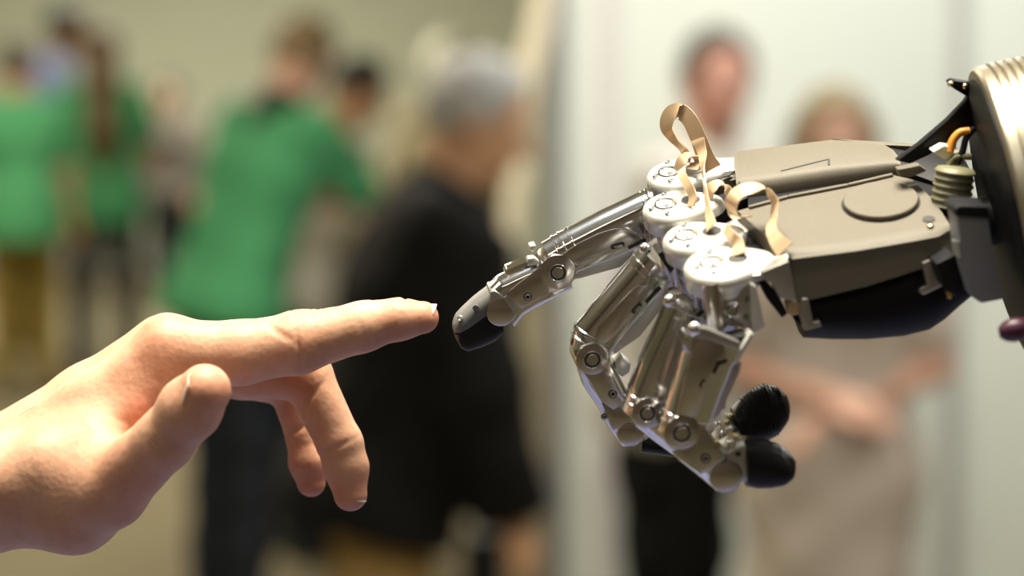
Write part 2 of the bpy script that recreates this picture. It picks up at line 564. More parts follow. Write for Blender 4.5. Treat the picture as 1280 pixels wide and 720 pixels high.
HAIR = {'black': mat('black_hair', (0.010, 0.009, 0.008), 0.5), 'dark': mat('dark_brown_hair', (0.025, 0.016, 0.010), 0.5),
        'brown': mat('brown_hair', (0.085, 0.042, 0.012), 0.5), 'grey': mat('grey_hair', (0.33, 0.33, 0.32), 0.6),
        'blond': mat('blond_hair', (0.19, 0.14, 0.06), 0.6), 'light_brown': mat('light_brown_hair', (0.17, 0.115, 0.05), 0.5),
        'white': mat('white_hair', (0.85, 0.87, 0.76), 0.6)}
GREEN = cloth('green_jersey', (0.06, 0.26, 0.115))
BLACKC = cloth('black_wool', (0.0045, 0.004, 0.004))
NAVY = cloth('navy_denim', (0.012, 0.015, 0.022))
KHAKI = cloth('khaki_cotton', (0.30, 0.20, 0.075))
OLIVE = cloth('olive_khaki_cotton', (0.22, 0.16, 0.035))
LAV = cloth('lavender_blue_cotton', (0.38, 0.45, 0.85))
WHITEC = cloth('white_cotton', (0.72, 0.70, 0.62))
GREYC = cloth('grey_jersey', (0.16, 0.145, 0.12))
TAUPE = cloth('taupe_grey_jersey', (0.46, 0.40, 0.345))
LGREY = cloth('light_grey_cotton', (0.52, 0.50, 0.47))
BEIGE = cloth('beige_cotton', (0.40, 0.36, 0.24))
DARKJ = cloth('dark_grey_jacket', (0.03, 0.027, 0.025))
LIME = cloth('yellow_green_cotton', (0.36, 0.42, 0.06))
R = math.radians

# grey-haired man in black, nearest of the crowd, bending to the right
person('person', 'grey-haired man in a bulky black coat and khaki trousers, bending to the right', 468, 4.4, 1.67, R(-84), 'tan',
       HAIR['grey'], BLACKC, KHAKI, lean=16, head_pitch=13, head_yaw=8, sleeve='long', hem=.0, coat=True, width=1.2,
       arms=[((-.10, .22, -1), (.1, .30, -1)), ((.12, .16, -1), (-.2, .28, -1))], collar=BLACKC, vox=.013)
# green shirt man seen from behind
person('person', 'brown-haired man in a plain green T-shirt and navy trousers, leaning over with his back turned', 284, 6.9, 1.77, R(-50), 'fair',
       HAIR['light_brown'], GREEN, NAVY, lean=20, side=1, head_pitch=20, head_yaw=-16, width=1.15, hem=.02,
       arms=[((-.15, .8, -.8), (.2, 1, -.2)), ((.05, .75, -.8), (-.2, 1, -.15))], collar=BLACKC)
person('person', 'black-haired man in a white shirt, head bowed beside the leaning man in green', 376, 7.75, 1.63, R(-70), 'tan',
       HAIR['black'], WHITEC, NAVY, lean=15, head_pitch=24, head_yaw=10, sleeve='long')
person('person', 'white-haired person in beige clothing, half hidden behind the man in the black coat', 558, 9.4, 1.65, R(-10), 'fair',
       HAIR['white'], BEIGE, BEIGE, sleeve='long')
# group by the back wall
person('person', 'girl with long brown hair down her back, green top and black trousers', 128, 11.8, 1.68, R(10), 'tan',
       HAIR['brown'], GREEN, BLACKC, hair_style='long', collar=LIME, hem=.06, stance=.05, vox=.016,
       arms=[((-.45, .1, -1), (-.25, .35, -1)), ((.3, .3, -1), (.0, .8, -.3))])
person('person', 'person in a green T-shirt and olive trousers at the far left of the crowd', 26, 11.0, 1.62, R(15), 'tan',
       HAIR['dark'], GREEN, OLIVE, hem=.06, lean=4, vox=.016, head_yaw=30)
person('person', 'dark-haired person in a lavender blue shirt behind the green T-shirts', 22, 12.8, 1.86, R(-75), 'brown',
       HAIR['black'], LAV, NAVY, lean=24, vox=.017, sleeve='long')
person('person', 'person in drab grey clothing and dark trousers farther back between the green shirts', 212, 14.5, 1.38, R(160), 'tan',
       HAIR['black'], GREYC, NAVY, vox=.017, sleeve='long')
# two people in front of the white partition
person('person', 'dark-haired man in a light shirt and black trousers before the white partition', 842, 5.5, 1.70, R(-128), 'ruddy',
       HAIR['dark'], LGREY, BLACKC, sleeve='long', hem=.03, lean=12, side=2, collar=WHITEC, head_pitch=0, head_yaw=40, vox=.013,
       arms=[((-.1, .25, -1), (.35, .6, -.7)), ((.1, .25, -1), (-.35, .6, -.7))])
person('person', 'blond woman in a taupe grey dress, forearms crossed, before the white partition', 1042, 4.85, 1.575, R(178), 'fair',
       HAIR['blond'], TAUPE, TAUPE, hair_style='bob', sleeve='short', hem=.75, dress=True, vox=.013, head_pitch=8, width=.95,
       arms=[((-.26, .1, -1), (.90, .35, -.42)), ((.28, .1, -1), (-.90, .45, -.25))])

# cream drape hanging at the end of the partition, and the white barrier post below it
def drape():
    x0 = PX(640, 5.7); root_loc = (PX(664, 5.7), 5.7, 1.2)
    pts = [(678, 2.5), (682, 1.95), (674, 1.72), (660, 1.62), (650, 1.50), (655, 1.42), (640, 1.30), (638, 1.18)]
    wd = [24, 22, 26, 30, 26, 24, 20, 12]
    rings = []
    for (px, z), w in zip(pts, wd):
        r = []
        for k in range(24):
            a = 2 * math.pi * k / 24
            rr = 1 + .22 * math.cos(5 * a + z * 7)
            r.append((PX(px + w * .5 * math.cos(a) * rr, 5.7), 5.7 + .03 * math.sin(a) * rr, z))
        rings.append(r)
    v = [p for r in rings for p in r]; n = 24
    f = [(i * n + k, i * n + (k + 1) % n, (i + 1) * n + (k + 1) % n, (i + 1) * n + k) for i in range(len(rings) - 1) for k in range(n)]
    f += [tuple(range(n))[::-1], tuple((len(rings) - 1) * n + k for k in range(n))]
    o = link_mesh('drape', v, f, cloth('cream_cloth', (0.82, 0.74, 0.56)), off=root_loc, smooth=60)
    o.location = root_loc
    tag(o, 'gathered cream cloth drape hanging at the edge of the white partition', 'drape')
drape()
bp_root = empty('barrier_post', (PX(604, 5.15), 5.15, 0))
tag(bp_root, 'square white post with a dark foot beside the khaki trousers of the man in black', 'post')
bo = (PX(604, 5.15), 5.15, 0)
box('column', (bo[0] - .032, 5.12, .62), (bo[0] + .032, 5.18, .88), M['panel'], bp_root, (.006, 2), bo)
box('foot', (bo[0] - .045, 5.10, 0), (bo[0] + .045, 5.20, .62), M['black_soft'], bp_root, (.006, 2), bo)

# ================================================================== THE HUMAN HAND (left hand, reaching in from the left)
def skin_shader():
    m = bpy.data.materials.new('hand_skin')
    m.use_nodes = True
    nt = m.node_tree; L = nt.links; N = nt.nodes
    b = N['Principled BSDF']
    tc = N.new('ShaderNodeTexCoord')
    red = N.new('ShaderNodeAttribute'); red.attribute_name = 'flush'
    vein = N.new('ShaderNodeAttribute'); vein.attribute_name = 'vein'
    n1 = N.new('ShaderNodeTexNoise'); n1.inputs['Scale'].default_value = 55; n1.inputs['Detail'].default_value = 6
    L.new(tc.outputs['Object'], n1.inputs['Vector'])
    r1 = N.new('ShaderNodeValToRGB')
    r1.color_ramp.elements[0].position = 0.3; r1.color_ramp.elements[0].color = (0.54, 0.285, 0.18, 1)
    r1.color_ramp.elements[1].position = 0.7; r1.color_ramp.elements[1].color = (0.69, 0.415, 0.27, 1)
    L.new(n1.outputs['Fac'], r1.inputs[0])
    mx = N.new('ShaderNodeMix'); mx.data_type = 'RGBA'
    L.new(red.outputs['Fac'], mx.inputs['Factor']); L.new(r1.outputs[0], mx.inputs['A'])
    mx.inputs['B'].default_value = (0.62, 0.22, 0.13, 1)
    mv = N.new('ShaderNodeMix'); mv.data_type = 'RGBA'
    L.new(vein.outputs['Fac'], mv.inputs['Factor']); L.new(mx.outputs['Result'], mv.inputs['A'])
    mv.inputs['B'].default_value = (0.50, 0.37, 0.24, 1)
    # small freckles and pores
    v1 = N.new('ShaderNodeTexVoronoi'); v1.inputs['Scale'].default_value = 420
    L.new(tc.outputs['Object'], v1.inputs['Vector'])
    n2 = N.new('ShaderNodeTexNoise'); n2.inputs['Scale'].default_value = 260; n2.inputs['Detail'].default_value = 6
    L.new(tc.outputs['Object'], n2.inputs['Vector'])
    fr = N.new('ShaderNodeMapRange'); fr.inputs[1].default_value = 0.0; fr.inputs[2].default_value = 0.35
    fr.inputs[3].default_value = 0.9; fr.inputs[4].default_value = 1.0
    L.new(v1.outputs['Distance'], fr.inputs[0])
    ml = N.new('ShaderNodeMix'); ml.data_type = 'RGBA'; ml.blend_type = 'MULTIPLY'; ml.inputs['Factor'].default_value = 1
    L.new(mv.outputs['Result'], ml.inputs['A']); L.new(fr.outputs[0], ml.inputs['B'])
    L.new(ml.outputs['Result'], b.inputs['Base Color'])
    ad = N.new('ShaderNodeMath'); ad.operation = 'MULTIPLY_ADD'
    L.new(v1.outputs['Distance'], ad.inputs[0]); ad.inputs[1].default_value = 0.5
    L.new(n2.outputs['Fac'], ad.inputs[2])
    bp = N.new('ShaderNodeBump'); bp.inputs['Strength'].default_value = 0.35; bp.inputs['Distance'].default_value = 0.0006
    L.new(ad.outputs[0], bp.inputs['Height']); L.new(bp.outputs[0], b.inputs['Normal'])
    b.inputs['Roughness'].default_value = 0.5
    b.inputs['Specular IOR Level'].default_value = 0.35
    b.inputs['Subsurface Weight'].default_value = 0.35
    b.inputs['Subsurface Radius'].default_value = (1.0, 0.33, 0.18)
    b.inputs['Subsurface Scale'].default_value = 0.0035
    return m

def C(px, py, dz, r):
    p = cm(px, py, dz)
    return (p[0], p[1], p[2], r * (FD + dz) / FPX)

H_M2 = [C(-10, 598, 6, 56), C(120, 515, 2, 46), C(214, 438, 0, 39)]
H_M3 = [C(-15, 590, 22, 58), C(110, 502, 22, 44), C(203, 431, 20, 36)]
H_M4 = [C(-15, 600, 38, 48), C(105, 518, 42, 40), C(195, 445, 42, 36)]
H_M5 = [C(-15, 625, 48, 42), C(98, 545, 58, 36), C(186, 462, 60, 32)]
H_ARM = [C(-30, 618, 22, 72), C(-230, 740, 24, 92), C(-700, 1020, 30, 128)]
H_ARM2 = [C(-25, 626, 4, 66), C(-230, 750, 6, 86), C(-700, 1030, 10, 120)]
H_TH = [C(20, 622, 2, 62), C(92, 630, -8, 60), C(136, 612, -20, 47), C(206, 550, -40, 37)]
H_THT = [C(206, 550, -40, 36), C(238, 510, -49, 39), C(256, 488, -54, 33)]
H_WEB = [C(105, 545, -6, 34), C(168, 512, -6, 26), C(205, 470, -2, 30)]
H_FILL = [C(-60, 640, -10, 58), C(0, 604, -12, 50), C(60, 582, -14, 44), C(115, 565, -13, 36)]
H_I = [C(214, 440, 0, 40), C(300, 441, 0, 39.5), C(372, 429, 0, 38), C(452, 409, 0, 30.5), C(500, 399, 0, 25), C(528, 397, 0, 20.5)]
H_M = [C(205, 438, 22, 38), C(310, 462, 23, 34), C(383, 470, 24, 32), C(425, 555, 22, 28), C(433, 585, 22, 27), C(438, 618, 21, 21)]
H_R = [C(196, 448, 42, 35), C(300, 470, 43, 28), C(360, 482, 44, 25), C(378, 545, 45, 20), C(386, 578, 45, 24), C(389, 603, 45, 18)]
H_P = [C(188, 464, 60, 30), C(270, 470, 61, 25), C(334, 462, 60, 21), C(370, 505, 60, 18), C(380, 540, 60, 16), C(384, 572, 60, 14)]

def crease(P, d, c, axis, w, depth, rad):
    """a skin fold: a shallow groove across the surface near c, perpendicular to axis"""
    q = P - c
    t = q @ axis
    return d + depth * np.exp(-(t / w) ** 2) * np.exp(-(q * q).sum(1) / rad ** 2)

def bulge(P, d, c, r, h):
    q = P - c
    return d - h * np.exp(-(q * q).sum(1) / r ** 2)

def pt(px, py, dz):
    return cm(px, py, dz)

ixd = U(pt(452, 409, 0) - pt(372, 429, 0))
mdd = U(pt(425, 555, 22) - pt(383, 470, 24))
rdd = U(pt(378, 545, 45) - pt(360, 482, 44))
tdd = U(pt(255, 487, -54) - pt(206, 550, -40))

def hand_fn(P):
    d = chain(P, H_M2, 6)
    d = smin(d, chain(P, H_M3, 6), 9)
    d = smin(d, chain(P, H_M4, 6), 9)
    d = smin(d, chain(P, H_M5, 6), 9)
    d = smin(d, chain(P, H_ARM, 6), 8)
    d = smin(d, chain(P, H_ARM2, 6), 8)
    d = smin(d, chain(P, H_TH, 5), 7)
    d = smin(d, chain(P, H_WEB, 3), 6)
    d = smin(d, chain(P, H_FILL, 3), 11)
    th = chain(P, H_THT, 3)
    # flatten the thumb pad a little towards the nail side
    d = smin(d, th, 4)
    fi = chain(P, H_I, 3)
    fm = chain(P, H_M, 2.5)
    fr_ = chain(P, H_R, 2.5)
    fp = chain(P, H_P, 2.5)
    f = smin(fi, fm, .8); f = smin(f, fr_, .8); f = smin(f, fp, .8)
    d = smin(d, f, 5)
    # knuckles, tendons, joint wrinkles, folds
    d = bulge(P, d, pt(200, 402, 3), 9, 2.0)
    d = bulge(P, d, pt(378, 396, 0), 6, .9)
    d = bulge(P, d, pt(470, 384, 0), 5, .7)
    for k in range(7):
        a = pt(52 + k * 24, 505 - k * 16, 4 - k)
        d = bulge(P, d, a + np.array([0, 0, 11]), 6, .55)
    for px, dp in ((366, .45), (374, .6), (381, .5), (388, .6), (397, .75), (404, .4)):
        d = crease(P, d, pt(px, 390 - (px - 375) * .1, -4), U(ixd + np.array([0, .15, 0])), .75, dp, 5.5)
    d = crease(P, d, pt(374, 440, -11), U(ixd + np.array([0, -.12, 0])), .8, .75, 8)
    d = crease(P, d, pt(352, 418, -10), U(np.array([.5, .86, 0])), 1.3, .55, 6)
    d = crease(P, d, pt(456, 425, -8), ixd, .8, .35, 6)
    d = crease(P, d, pt(468, 382, 0), ixd, .8, .35, 4)
    d = crease(P, d, pt(507, 378, 0), ixd, .9, .7, 4.5)
    d = crease(P, d, pt(415, 562, 14), mdd, .9, .7, 9)
    d = crease(P, d, pt(386, 500, 14), U(mdd + np.array([.5, .2, 0])), 1.0, .7, 7)
    d = crease(P, d, pt(368, 540, 38), U(rdd + np.array([.3, .0, 0])), .9, .7, 7)
    for k, o in enumerate((-16, -8, 0, 9, 17)):
        d = crease(P, d, pt(205 + o * .7, 553 - o * .72, -51), U(tdd + np.array([.1, .1, 0])), .8, .35 + .12 * (k % 2), 6)
    d = crease(P, d, pt(243, 520, -62), U(np.array([.6, -.8, 0])), .8, .5, 4)
    for k in range(5):
        d = crease(P, d, pt(150 + k * 8, 532 + k * 3, -20), U(np.array([.5, .85, .2])), .8, .35, 5)
    d = crease(P, d, pt(178, 522, -20), U(np.array([.55, .83, .1])), 1.6, .9, 5)
    return d

ARM_LO = np.array([-420., -215., -95.]); ARM_HI = np.array([-22., 6., 100.])
hv, hq = nets(hand_fn, ARM_LO, ARM_HI, .8, 4, 2)

def gauss(P, c, r):
    q = P - c
    return np.exp(-(q * q).sum(1) / r ** 2)
fl = np.zeros(len(hv))
for c, r, a in ((pt(535, 400, 0), 9, .7), (pt(500, 410, -5), 9, .3), (pt(438, 620, 21), 10, .75), (pt(389, 600, 45), 10, .7), (pt(258, 490, -58), 10, .55), (pt(380, 560, 45), 10, .3),
                (pt(375, 410, -9), 8, .25), (pt(178, 516, -14), 7, .75), (pt(190, 430, -6), 15, .3), (pt(412, 555, 18), 9, .35), (pt(175, 600, -35), 16, .3),
                (pt(372, 480, 20), 11, .35), (pt(384, 575, 60), 9, .5)):
    fl = np.maximum(fl, a * gauss(hv, c, r))
ve_ = np.zeros(len(hv))
for k in range(20):
    t = k / 19
    for (ax, ay), (bx, by), dz in (((-20, 540), (185, 440), -14), ((10, 640), (120, 540), -22), ((60, 520), (150, 520), -14)):
        wv = 10 * math.sin(6 * t + ax)
        ve_ = np.maximum(ve_, .2 * gauss(hv, pt(ax + (bx - ax) * t, ay + (by - ay) * t + wv, dz + 6 * t), 3.6))
hw = world(hv)
root_loc = world(pt(-60, 640, 25))[0]
hand = link_grid_mesh('human_hand', hw - root_loc, hq, skin_shader(), attr={'flush': fl, 'vein': ve_})
hand.location = root_loc
tag(hand, 'bare human left hand pointing its index finger at the robot hand', 'hand')

def nail(center, along, normal, length, width, curve, lift=.15, thick=.3, free=.12):
    """a curved nail plate lying on the finger, its free edge a little paler and thinner"""
    a = U(along); n = U(normal - a * (np.asarray(normal) @ a)); s = np.cross(a, n)
    nu, nv = 13, 11
    top = []; bot = []
    for i in range(nu):
        u = -1 + 2 * i / (nu - 1)
        for j in range(nv):
            v = -1 + 2 * j / (nv - 1)
            half = width * .5 * (1 - .18 * max(0, -u) ** 3 - .25 * max(0, u - .6) ** 2)
            ang = v * curve
            p = center + a * (u * length * .5 + (.10 * length * (1 - v * v) if u > 0 else -.10 * length * (1 - v * v)) * abs(u)) + s * half * math.sin(ang) / math.sin(curve)
            p = p + n * (half * (math.cos(ang) - 1) / math.sin(curve) + lift - .25 * u * u)
            top.append(p); bot.append(p - n * thick)
    v_ = np.array(top + bot); o = nu * nv
    f = []
    for i in range(nu - 1):
        for j in range(nv - 1):
            q = [i * nv + j, (i + 1) * nv + j, (i + 1) * nv + j + 1, i * nv + j + 1]
            f.append(q); f.append([o + k for k in q[::-1]])
    rim = [i * nv for i in range(nu)] + [(nu - 1) * nv + j for j in range(1, nv)] + [i * nv + nv - 1 for i in range(nu - 2, -1, -1)] + [j for j in range(nv - 2, 0, -1)]
    for k in range(len(rim)):
        x, y = rim[k], rim[(k + 1) % len(rim)]
        f.append([x, y, o + y, o + x])
    return link_mesh('fingernail', world(v_), f, M['nail'], hand, root_loc, smooth=60)

nail(pt(524, 380.5, 0), pt(545, 379.5, 0) - pt(507, 380, 0), np.array([.05, 1, .12]), 11.0, 10.0, 1.1, lift=.3)
nail(pt(454, 606, 20), pt(458, 630, 20) - pt(452, 592, 20), np.array([1, .1, .12]), 11.0, 10, 1.0, lift=.35)
nail(pt(401, 592, 45), pt(404, 612, 45) - pt(399, 580, 45), np.array([1, .1, -.1]), 9, 9, 1.0, lift=.2)
nail(pt(232, 484, -56), pt(240, 466, -58) - pt(226, 505, -52), np.array([-.85, .12, -.35]), 11, 13, .95, lift=.0)

# the fine hairs along the back of the forearm and hand
hv_ = []; hf_ = []
for k in range(170):
    t = random.random()
    px = -60 + 250 * t; py = 572 - 165 * t - 12
    d_ = random.uniform(-12, 22)
    p = pt(px + random.uniform(-18, 18), py, d_)
    # walk onto the surface
    for _ in range(14):
        dd = hand_fn(p[None])[0]
        p = p + np.array([-.35, .9, .2]) * -dd * .8
    if abs(hand_fn(p[None])[0]) > .4: continue
    dirv = U(np.array([.75 + random.uniform(-.3, .3), .65 + random.uniform(-.2, .2), random.uniform(-.3, .3)]))
    ln = random.uniform(2.0, 4.2)
    a = p - dirv * .2; b = p + dirv * ln * .55; c = b + U(dirv + np.array([.5, -.3, 0])) * ln * .45
    rad = .035
    i0 = len(hv_)
    for q, rr in ((a, rad), (b, rad * .8), (c, rad * .3)):
        for e in range(3):
            an = 2 * math.pi * e / 3
            hv_.append(q + rr * (np.array([.65, -.75, 0]) * math.cos(an) + np.array([0, 0, 1]) * math.sin(an)))
    for s_ in range(2):
        for e in range(3):
            hf_.append([i0 + s_ * 3 + e, i0 + s_ * 3 + (e + 1) % 3, i0 + s_ * 3 + 3 + (e + 1) % 3, i0 + s_ * 3 + 3 + e])
ho = link_mesh('arm_hair', world(np.array(hv_)), hf_, mat('arm_hair', (0.30, 0.19, 0.09), 0.5), hand, root_loc, smooth_all=True)
ho['kind'] = 'stuff'

# ================================================================== THE ROBOT HAND (left hand, back turned up, coming in from the right)
A_ = U([.99, .13, 0.0])            # along the palm, knuckles towards the wrist
R_ = np.array([.25, -.46, .85])    # along the knuckle row, towards the little finger
N_ = U(np.cross(R_, A_))           # out of the back of the hand
R_ = U(np.cross(A_, N_))
Q0 = cm(1040, 175, 10)             # a point of the back plate
W_ = U([.12, -.28, .95])           # hinge axis of the fingers
RB = world(cm(1180, 330, -30))[0]
robot = empty('robot_hand', RB)
tag(robot, 'silver robot hand with black palm and copper ribbons, pointing its index finger', 'robot hand')

def onb(px, py, h=0.0):
    return hit(px, py, Q0 + N_ * h, N_)

def rmesh(name, v, f, m, parent=robot, bev=None, smooth=40):
    off = RB
    return link_mesh(name, world(np.asarray(v)), f, m, parent, off, smooth=smooth, bev=(bev[0] / 1000, bev[1]) if bev else None)

def loft(rings, caps=True, closed=True):
    n = len(rings[0]); v = [p for r in rings for p in r]; f = []
    for i in range(len(rings) - 1):
        for k in range(n if closed else n - 1):
            k2 = (k + 1) % n
            f.append([i * n + k, i * n + k2, (i + 1) * n + k2, (i + 1) * n + k])
    if caps:
        f.append(list(range(n))[::-1]); f.append([(len(rings) - 1) * n + k for k in range(n)])
    return v, f

class MB:
    def __init__(s): s.v = []; s.f = []
    def add(s, vf):
        o = len(s.v); s.v += [np.asarray(p) for p in vf[0]]; s.f += [[o + i for i in q] for q in vf[1]]; return s
    def out(s, name, m, parent=robot, bev=None, smooth=40): return rmesh(name, s.v, s.f, m, parent, bev, smooth)

def frame(ax):
    ax = U(ax); t = np.array([0, 0, 1.]) if abs(ax[2]) < .8 else np.array([1., 0, 0])
    x = U(np.cross(t, ax)); return x, np.cross(ax, x), ax

def cyl(c, ax, r, l, seg=28, ch=0.0, r2=None):
    """from c along ax, length l, chamfer ch at the far end"""
    x, y, z = frame(ax); r2 = r if r2 is None else r2
    st = [(0, r), (l - ch, r2), (l, r2 - ch)] if ch else [(0, r), (l, r2)]
    return loft([[c + z * h + (x * math.cos(2 * math.pi * k / seg) + y * math.sin(2 * math.pi * k / seg)) * rr for k in range(seg)] for h, rr in st])

def ring(c, ax, r0, r1, l, seg=32, ch=.25):
    x, y, z = frame(ax); v = []
    prof = [(r0, 0), (r1, 0), (r1, l - ch), (r1 - ch, l), (r0 + ch, l), (r0, l - ch)]
    for k in range(seg):
        a = 2 * math.pi * k / seg; d = x * math.cos(a) + y * math.sin(a)
        v += [c + d * rr + z * h for rr, h in prof]
    n = len(prof); f = []
    for k in range(seg):
        k2 = (k + 1) % seg
        for i in range(n):
            i2 = (i + 1) % n
            f.append([k * n + i, k2 * n + i, k2 * n + i2, k * n + i2])
    return v, f

def ball(c, r, sx=1.0, ax=None, seg=14):
    x, y, z = frame(ax if ax is not None else [0, 0, 1]); rings = []
    for i in range(1, seg // 2):
        t = math.pi * i / (seg // 2)
        rings.append([c + (x * math.cos(2 * math.pi * k / seg) + y * math.sin(2 * math.pi * k / seg)) * r * math.sin(t) + z * r * sx * math.cos(t) for k in range(seg)])
    return loft(rings)

def prism(front, back_vec):
    n = len(front); v = list(front) + [p + back_vec for p in front]
    f = [list(range(n)), [n + k for k in range(n)][::-1]] + [[k, n + k, n + (k + 1) % n, (k + 1) % n] for k in range(n)]
    return v, f

def bar(a, b, w1, w2, up):
    d = U(b - a); s = U(np.cross(up, d)); u = np.cross(d, s)
    r = lambda p: [p + s * w1 / 2 + u * w2 / 2, p - s * w1 / 2 + u * w2 / 2, p - s * w1 / 2 - u * w2 / 2, p + s * w1 / 2 - u * w2 / 2]
    return loft([r(a), r(b)])

def section(T, B, hw, rd, rp, w=W_, n=6):
    """rounded section between a back point T and a palm-side point B, half width hw"""
    h = np.linalg.norm(T - B); u = (T - B) / h; mid = (T + B) / 2
    rd = min(rd, hw * .999, h * .62); rp = min(rp, hw * .999, h * .36)
    pts = []
    for sx, sy, r in ((1, 1, rd), (-1, 1, rd), (-1, -1, rp), (1, -1, rp)):
        cx = sx * (hw - r); cy = sy * (h / 2 - r)
        a0 = {(1, 1): 0, (-1, 1): 90, (-1, -1): 180, (1, -1): 270}[(sx, sy)]
        for k in range(n):
            a = math.radians(a0 + 90 * k / (n - 1))
            pts.append(mid + w * (cx + r * math.cos(a)) + u * (cy + r * math.sin(a)))
    return pts

class Finger:
    def __init__(s, px, py, dz, name='finger'):
        s.p0 = cm(px, py, dz)
        s.root = empty(name, (0, 0, 0), parent=robot)
    def P(s, px, py, off=0.0):
        return hit(px, py, s.p0 + W_ * off, W_)
    def stations(s, st):
        return [(s.P(*a), s.P(*b)) for a, b in st]
    def link(s, name, st, hw, rd, rp, m, sub=5, smooth=35, taper=None, bev=None):
        q = s.stations(st); rings = []
        for i in range(len(q) - 1):
            for k in range(sub):
                t = k / sub; rings.append((q[i][0] * (1 - t) + q[i + 1][0] * t, q[i][1] * (1 - t) + q[i + 1][1] * t))
        rings.append(q[-1])
        n = len(rings)
        hws = [hw * (np.interp(i / (n - 1), *taper) if taper else 1) for i in range(n)]
        v, f = loft([section(T, B, h_, rd, rp) for (T, B), h_ in zip(rings, hws)])
        return rmesh(name, v, f, m, s.root, smooth=smooth)
    def band(s, name, st, t0, t1, hw, rd, rp, m, grow=.35):
        q = s.stations(st)
        def at(t):
            x = t * (len(q) - 1); i = min(int(x), len(q) - 2); x -= i
            T = q[i][0] * (1 - x) + q[i + 1][0] * x; B = q[i][1] * (1 - x) + q[i + 1][1] * x; u = U(T - B)
            return T + u * grow, B + u * grow * .2
        v, f = loft([section(*at(t), hw + grow, rd, rp) for t in (t0, t1)])
        return rmesh(name, v, f, m, s.root, bev=(.15, 1))
    def plate(s, name, pts, off, thick, m, bev=.35):
        v, f = prism([s.P(px, py, off) for px, py in pts], -W_ * thick)
        return rmesh(name, v, f, m, s.root, bev=(bev, 2) if bev else None)
    def disc(s, name, px, py, off, r_px, l, m, ch=.4):
        r = r_px * .2978
        return rmesh(name, *cyl(s.P(px, py, off) - W_ * 0, W_, r, l, 36, ch), m, s.root)
    def barrel(s, name, px, py, r_px, hw, m, ch=.8):
        r = r_px * .2978; c = s.P(px, py, hw)
        b = c - W_ * 2 * hw
        x, y, z = frame(W_); st = [(0, r - ch), (ch, r), (2 * hw - ch, r), (2 * hw - ch * .3, r - ch * .3), (2 * hw, r - ch)]
        v, f = loft([[b + z * h + (x * math.cos(2 * math.pi * k / 40) + y * math.sin(2 * math.pi * k / 40)) * rr for k in range(40)] for h, rr in st])
        return rmesh(name, v, f, m, s.root)
    def pin(s, px, py, off, r_px):
        r = r_px * .2978; c = s.P(px, py, off)
        rmesh('pin_groove_shade', *cyl(c - W_ * .5, W_, r, .58, 32), M['dark'], s.root)  # dark disc painted in for the shaded groove round the pin
        rmesh('hinge_pin', *cyl(c - W_ * .5, W_, r * .74, .8, 32, .2), M['alu_flat'], s.root)
        rmesh('pin_rim', *ring(c - W_ * .3, W_, r, r * 1.12, .55, 32, .12), M['alu'], s.root)
    def screw(s, px, py, off, r_px):
        r = r_px * .2978; c = s.P(px, py, off)
        rmesh('screw_hole_shade', *cyl(c - W_ * .5, W_, r, .56, 20), M['dark'], s.root)  # flush dark disc in place of a shaded hole
        b = MB()
        b.add(ring(c - W_ * .4, W_, r * .45, r * .72, 1.02, 18, .08))
        b.out('screw', M['alu_satin'], s.root)
    def slot(s, px, py, off, lx, ly, ang):
        a = math.radians(ang); ex = np.array([math.cos(a), math.sin(a)]); ey = np.array([-ex[1], ex[0]])
        out = []
        for k in range(16):
            t = 2 * math.pi * k / 16
            q = ex * (lx / 2 - ly / 2) * (1 if math.cos(t) >= 0 else -1) + (ex * math.cos(t) + ey * math.sin(t)) * ly / 2
            out.append((px + q[0], py + q[1]))
        s.plate('slot', out, off + .06, .5, M['dark'], 0)
        inn = [(px + 1.2 + (x - px) * .62, py + 1.0 + (y - py) * .5) for x, y in out]
        s.plate('slot_key', inn, off + .12, .4, M['alu'], 0)
    def ribbed_pad(s, name, st, hw, m, n=26, rd=5.5, rp=5.5, w0=.12):
        q = s.stations(st); K = len(q) - 1; rings = []
        for i in range(n * 2 + 1):
            x = i / (n * 2) * K; j = min(int(x), K - 1); x -= j
            # smooth interpolation along the stations
            T = q[j][0] * (1 - x) + q[j + 1][0] * x; B = q[j][1] * (1 - x) + q[j + 1][1] * x
            g = 1.0 - (.035 if i % 2 else 0)
            c = (T + B) / 2
            tt = i / (n * 2); e = math.sqrt(max(0.0, 1 - max(0, (tt - .55) / .45) ** 2)) if tt > .55 else 1
            rings.append(section(c + (T - c) * g, c + (B - c) * g, hw * g * max(.22, e), rd, rp))
        v, f = loft(rings)
        return rmesh(name, v, f, m, s.root, smooth=50)

# ---------------------------------------------------------------- index finger
fi_ = Finger(697, 341, 0)
pst = [((677, 304), (702, 347)), ((702, 289), (722, 334)), ((749, 265), (757, 321)), ((798, 242), (801, 302)), ((813, 236), (817, 292))]
fi_.link('proximal_link', pst, 7.0, 6.6, 1.2, M['alu'])
fi_.band('band', pst, .11, .145, 7.0, 6.6, 1.2, M['chrome'])
fi_.band('band', pst, .19, .215, 7.0, 6.6, 1.2, M['chrome'])
fi_.band('band', pst, .27, .29, 7.0, 6.6, 1.2, M['chrome'], .25)
fi_.band('band', pst, .78, .81, 7.0, 6.6, 1.2, M['chrome'])
fi_.band('band', pst, .87, .93, 7.0, 6.6, 1.2, M['chrome'], .5)
fi_.plate('side_plate', [(703, 318), (722, 305), (748, 292), (768, 286), (784, 286), (796, 291), (802, 299), (784, 309.5), (722, 332), (712, 325)], 7.5, 1.2, M['alu_flat'])
fi_.plate('lower_plate', [(721, 334), (784, 311), (795, 307), (792, 318), (776, 334), (722, 349)], 6.3, 11, M['alu_satin'])
fi_.plate('notch', [(785, 308), (807, 298.5), (808, 302), (786, 312)], 7.62, .5, M['dark'], 0)
fi_.slot(772, 307, 7.5, 18, 6.5, -17)
